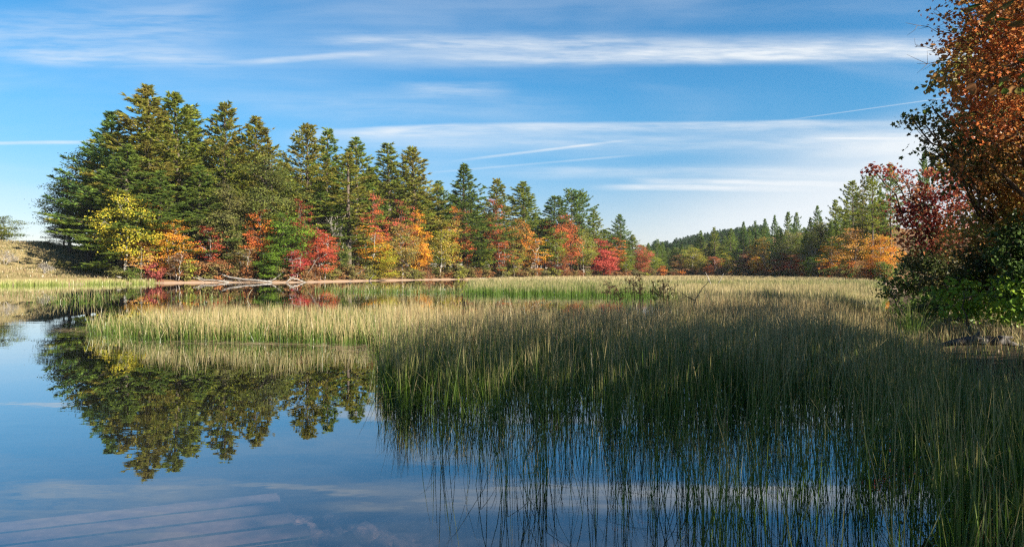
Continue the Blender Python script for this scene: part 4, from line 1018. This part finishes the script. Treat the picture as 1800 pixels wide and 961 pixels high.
def branch_obj(name, paths, mat, label, cat, origin):
    m = Mesh(); o0 = np.array(origin, float); rr = np.random.default_rng(len(label))
    for p0, p1, r0, r1 in paths:
        m.tube(bent(np.array(p0) - o0, np.array(p1) - o0, 6, 0.02 * np.linalg.norm(np.array(p1) - np.array(p0)), rr), np.linspace(r0, r1, 6), 6)
    o = m.build(name, M[mat], smooth=True); o.location = [float(x) for x in o0]; tag(o, label, cat); return o
A = at
branch_obj('dead_branch', [(A(1212, 575, 20), A(1222, 527, 20), .022, .016), (A(1222, 527, 20), A(1235, 505, 20.2), .016, .010), (A(1235, 505, 20.2), A(1250, 490, 20.5), .010, .004), (A(1222, 527, 20), A(1206, 520, 19.8), .014, .010), (A(1206, 520, 19.8), A(1190, 508, 19.8), .010, .004), (A(1206, 520, 19.8), A(1196, 526, 19.8), .007, .003)],
           'log', 'forked dark dead branch sticking out of the reeds right of the brown stalks', 'branch', A(1212, 575, 20))
branch_obj('dead_branch', [(A(1250, 500, 60), A(1240, 478, 60), .05, .02), (A(1262, 500, 62), A(1272, 480, 62), .04, .012)], 'dead', 'pale thin branch ends poking up far out in the marsh', 'branch', A(1250, 500, 60))

def logs():
    def S(px, y, off=0.0):                              # a point on or near the left shore
        D = shore_d(px) + off; return A(px, y, D)
    branch_obj('fallen_log', [(S(358, 480, 4), S(478, 495, -0.6), .24, .15), (S(395, 485, 3), S(402, 477, 3), .07, .03), (S(425, 488, 2), S(436, 481, 2), .07, .03)], 'dead', 'long pale fallen trunk sloping from the bank down into the water', 'log', S(358, 480, 4))
    branch_obj('fallen_log', [(S(330, 487, 3), S(402, 495.5, -0.3), .16, .10), (S(346, 484, 2.5), S(362, 492, 1), .08, .04)], 'dead', 'shorter pale fallen trunk lying left of the long one', 'log', S(330, 487, 3))
    branch_obj('driftwood', [(S(512, 487, 1.5), S(538, 496, -0.6), .16, .10), (S(512, 487, 1.5), S(505, 493, 0), .10, .06), (S(512, 487, 1.5), S(520, 484, 1.5), .10, .04), (S(509, 485, 1.5), S(514, 490, 1), .09, .05), (S(515, 488, 1), S(502, 496, -.4), .07, .04)], 'dead', 'white forked driftwood snag at the waterline below the scarlet leaning maple', 'driftwood', S(512, 487, 1.5))
    branch_obj('driftwood', [(S(486, 487, 2), S(499, 477, 2.2), .10, .06), (S(499, 477, 2.2), S(504, 474, 2.2), .06, .03), (S(486, 487, 2), S(478, 492, 1), .10, .05), (S(490, 484, 2), S(488, 478, 2), .06, .03)], 'dead', 'curved grey snag raised on the shore left of the white forked one', 'driftwood', S(486, 487, 2))
    rr = np.random.default_rng(3); ps = []
    for i in range(46):
        px = rr.uniform(355, 480); a = S(px, rr.uniform(490, 496), rr.uniform(0.3, 2.5)); b = S(px + rr.normal(0, 12), rr.uniform(487, 496), rr.uniform(0.0, 2.5))
        a[2] = max(a[2], 0.08); b[2] = max(b[2], 0.08); ps.append((a, b, .05, .02))
    o = branch_obj('driftwood_tangle', ps, 'dead', 'tangle of broken grey branches on the sand below the long fallen trunk', 'driftwood', S(420, 495, 1))
    branch_obj('leaning_trunk', [(S(528, 494, 1), S(548, 470, 1.6), .16, .12), (S(548, 470, 1.6), S(560, 450, 2), .12, .07)], 'bark', 'dark trunk leaning over the shore under the scarlet maple', 'tree trunk', S(528, 494, 1))
    for px, l_ in [(612, 'dark low trunk slanting over the sand below the slender pine'), (645, 'dark slanting trunk under the yellow birch'), (872, 'dark forked dead stem at the waterline below the slim stacked pine'), (905, 'dark dead stem leaning left at the shore under the olive birch')]:
        s = 1 if px in (612, 645, 872) else -1
        branch_obj('leaning_trunk', [(S(px, 495.5, 0.5), S(px + 16 * s, 480, 1.5), .13, .09), (S(px + 16 * s, 480, 1.5), S(px + 34 * s, 470, 2), .09, .03), (S(px + 10 * s, 486, 1.2), S(px + 12 * s, 474, 1.2), .06, .02)], 'log', l_, 'tree trunk', S(px, 495.5, 0.5))
    for px, l_ in [(205, 'pale log lying at the right foot of the grassy hill'), (228, 'pale log near the water at the foot of the yellow-green maple')]:
        branch_obj('fallen_log', [(S(px, 485 if px < 210 else 489, 4), S(px + 26, 491 if px < 210 else 493, 2.5), .16, .10)], 'dead', l_, 'log', S(px, 485, 4))
    for px, l_ in [(846, 'grey log lying along the far waterline right of the green-boughed pine'), (925, 'grey log on the waterline below the grey-green pine'), (1118, 'pale log at the tip of the wooded point')]:
        branch_obj('fallen_log', [(S(px - 14, 490, 0.2), S(px + 16, 489.5, 0.8), .22, .14)], 'dead', l_, 'log', S(px - 14, 490, 0.2))
    # weathered stump-log on the right bank
    P = lambda a, b: A(a, b, 13.8)
    branch_obj('rotting_log', [(P(1655, 606), P(1700, 598), .04, .09), (P(1700, 598), P(1765, 599), .09, .08), (P(1765, 599), P(1795, 608), .08, .02), (P(1712, 596), P(1722, 582), .07, .012), (P(1730, 594), P(1752, 594), .05, .03), (P(1690, 598), P(1645, 606), .06, .02), (P(1755, 594), P(1780, 592), .06, .02)],
               'log', 'grey rotting log with a broken stub on the right bank', 'log', P(1700, 600))
logs()

def ramp():
    m, t, out = new_mat('ramp_concrete')
    n = t.noise(pos(t), 9.0, 5.0, 0.65); n2 = t.noise(pos(t), 90.0, 2.0, 0.6)
    n4 = t.noise(pos(t), 1.3, 4.0, 0.6); c = t.mix(t.step(n, 0.3, 0.7), (0.075, 0.044, 0.030), (0.120, 0.072, 0.050)); c = t.mix(t.step(n4, 0.48, 0.66), c, (0.045, 0.034, 0.026)); c = t.mix(t.m('MULTIPLY', n2, 0.4), c, (0.06, 0.042, 0.032))
    b = t.add('ShaderNodeBsdfPrincipled'); b.inputs['Roughness'].default_value = 0.9; b.inputs['Specular IOR Level'].default_value = 0.0
    t.l.new(c, b.inputs['Base Color']); t.l.new(b.outputs[0], out.inputs[0])
    import bmesh
    gap_shade = bark_mat('gap_shade_side', (0.008, 0.009, 0.006), (0.02, 0.02, 0.014), 12.0)  # dark side colour stands in for shade in the gaps between planks
    d = np.array([0.935, 0.355]); n_ = np.array([-0.355, 0.935])
    t.l.new(c, b.inputs['Base Color'])
    labs = ['nearest sunken concrete plank, cut off by the lower border', 'second sunken concrete plank from the lower border, ending beside the stones', 'third sunken concrete plank from the lower border', 'farthest sunken concrete plank, faint in the deeper water']
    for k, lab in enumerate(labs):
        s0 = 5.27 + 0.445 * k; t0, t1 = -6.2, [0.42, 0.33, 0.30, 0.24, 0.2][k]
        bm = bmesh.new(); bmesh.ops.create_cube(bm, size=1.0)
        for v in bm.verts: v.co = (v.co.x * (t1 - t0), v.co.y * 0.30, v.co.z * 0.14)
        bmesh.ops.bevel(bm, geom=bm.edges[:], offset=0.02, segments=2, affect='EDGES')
        me = bpy.data.meshes.new('concrete_plank'); bm.to_mesh(me); bm.free(); me.materials.append(m); me.materials.append(gap_shade)
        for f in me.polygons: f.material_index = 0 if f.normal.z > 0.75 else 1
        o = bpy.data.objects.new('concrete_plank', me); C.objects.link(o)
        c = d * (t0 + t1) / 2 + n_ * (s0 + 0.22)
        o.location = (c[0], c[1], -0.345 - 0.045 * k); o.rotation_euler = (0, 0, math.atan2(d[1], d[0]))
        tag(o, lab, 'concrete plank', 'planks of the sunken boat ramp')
ramp()

def stones():
    rr = np.random.default_rng(9); base = []
    mt = bark_mat('lake_stone', (0.040, 0.026, 0.019), (0.125, 0.070, 0.045), 5.0, 0.7)
    for k in range(5):
        bm = __import__('bmesh').new(); __import__('bmesh').ops.create_icosphere(bm, subdivisions=2, radius=1.0)
        for v in bm.verts:
            n = Vector(v.co); v.co *= 1 + 0.22 * math.sin(n.x * 3.1 + k * 2) * math.sin(n.y * 2.7 + k) + 0.12 * math.sin(n.z * 5 + k * 1.7) + rr.normal(0, 0.04)
            v.co.x = max(-0.85, min(0.85, v.co.x)); v.co.y = max(-0.8, min(0.8, v.co.y))
        me = bpy.data.meshes.new('lake_stone'); bm.to_mesh(me); bm.free(); me.materials.append(mt); base.append(me)
    spots = [(rr.normal(-1.30, 0.30), rr.normal(5.5, 0.24), rr.uniform(0.04, 0.12)) for _ in range(95)]
    for i in range(90):
        t_ = rr.uniform(0, 1); s_ = 5.27 + 0.445 * int(rr.integers(1, 3)) - 0.01 + rr.normal(0, .012); w_ = -2.6 + 2.9 * t_; spots.append((0.935 * w_ - 0.355 * s_, 0.355 * w_ + 0.935 * s_, rr.uniform(0.018, 0.038)))
    for i in range(60): spots.append((rr.uniform(-0.9, 1.2), rr.uniform(4.9, 6.4), rr.uniform(0.06, 0.14)))
    for i, (x, y, s) in enumerate(spots):
        o = bpy.data.objects.new('lake_stone', base[i % 5]); C.objects.link(o)
        o.location = (x, y, hz(x, y) + s * 0.16); o.scale = (s, s * rr.uniform(.6, 1), s * rr.uniform(.32, .5)); o.rotation_euler = (rr.normal(0, .15), rr.normal(0, .15), rr.uniform(0, 6))
        big = i == 0
        tag(o, 'brownish-pink flat stone on the lake bed under clear shallow water', 'stone', 'stones on the lake bed')
    o = bpy.data.objects.new('lake_stone', base[2]); C.objects.link(o); x, y = -1.17, 5.42
    o.location = (x, y, hz(x, y) + 0.06); o.scale = (0.125, 0.10, 0.07); o.rotation_euler = (0, 0, 0.4)
    tag(o, 'largest blocky pink stone raised above the underwater stone pile', 'stone', 'stones on the lake bed')
stones()
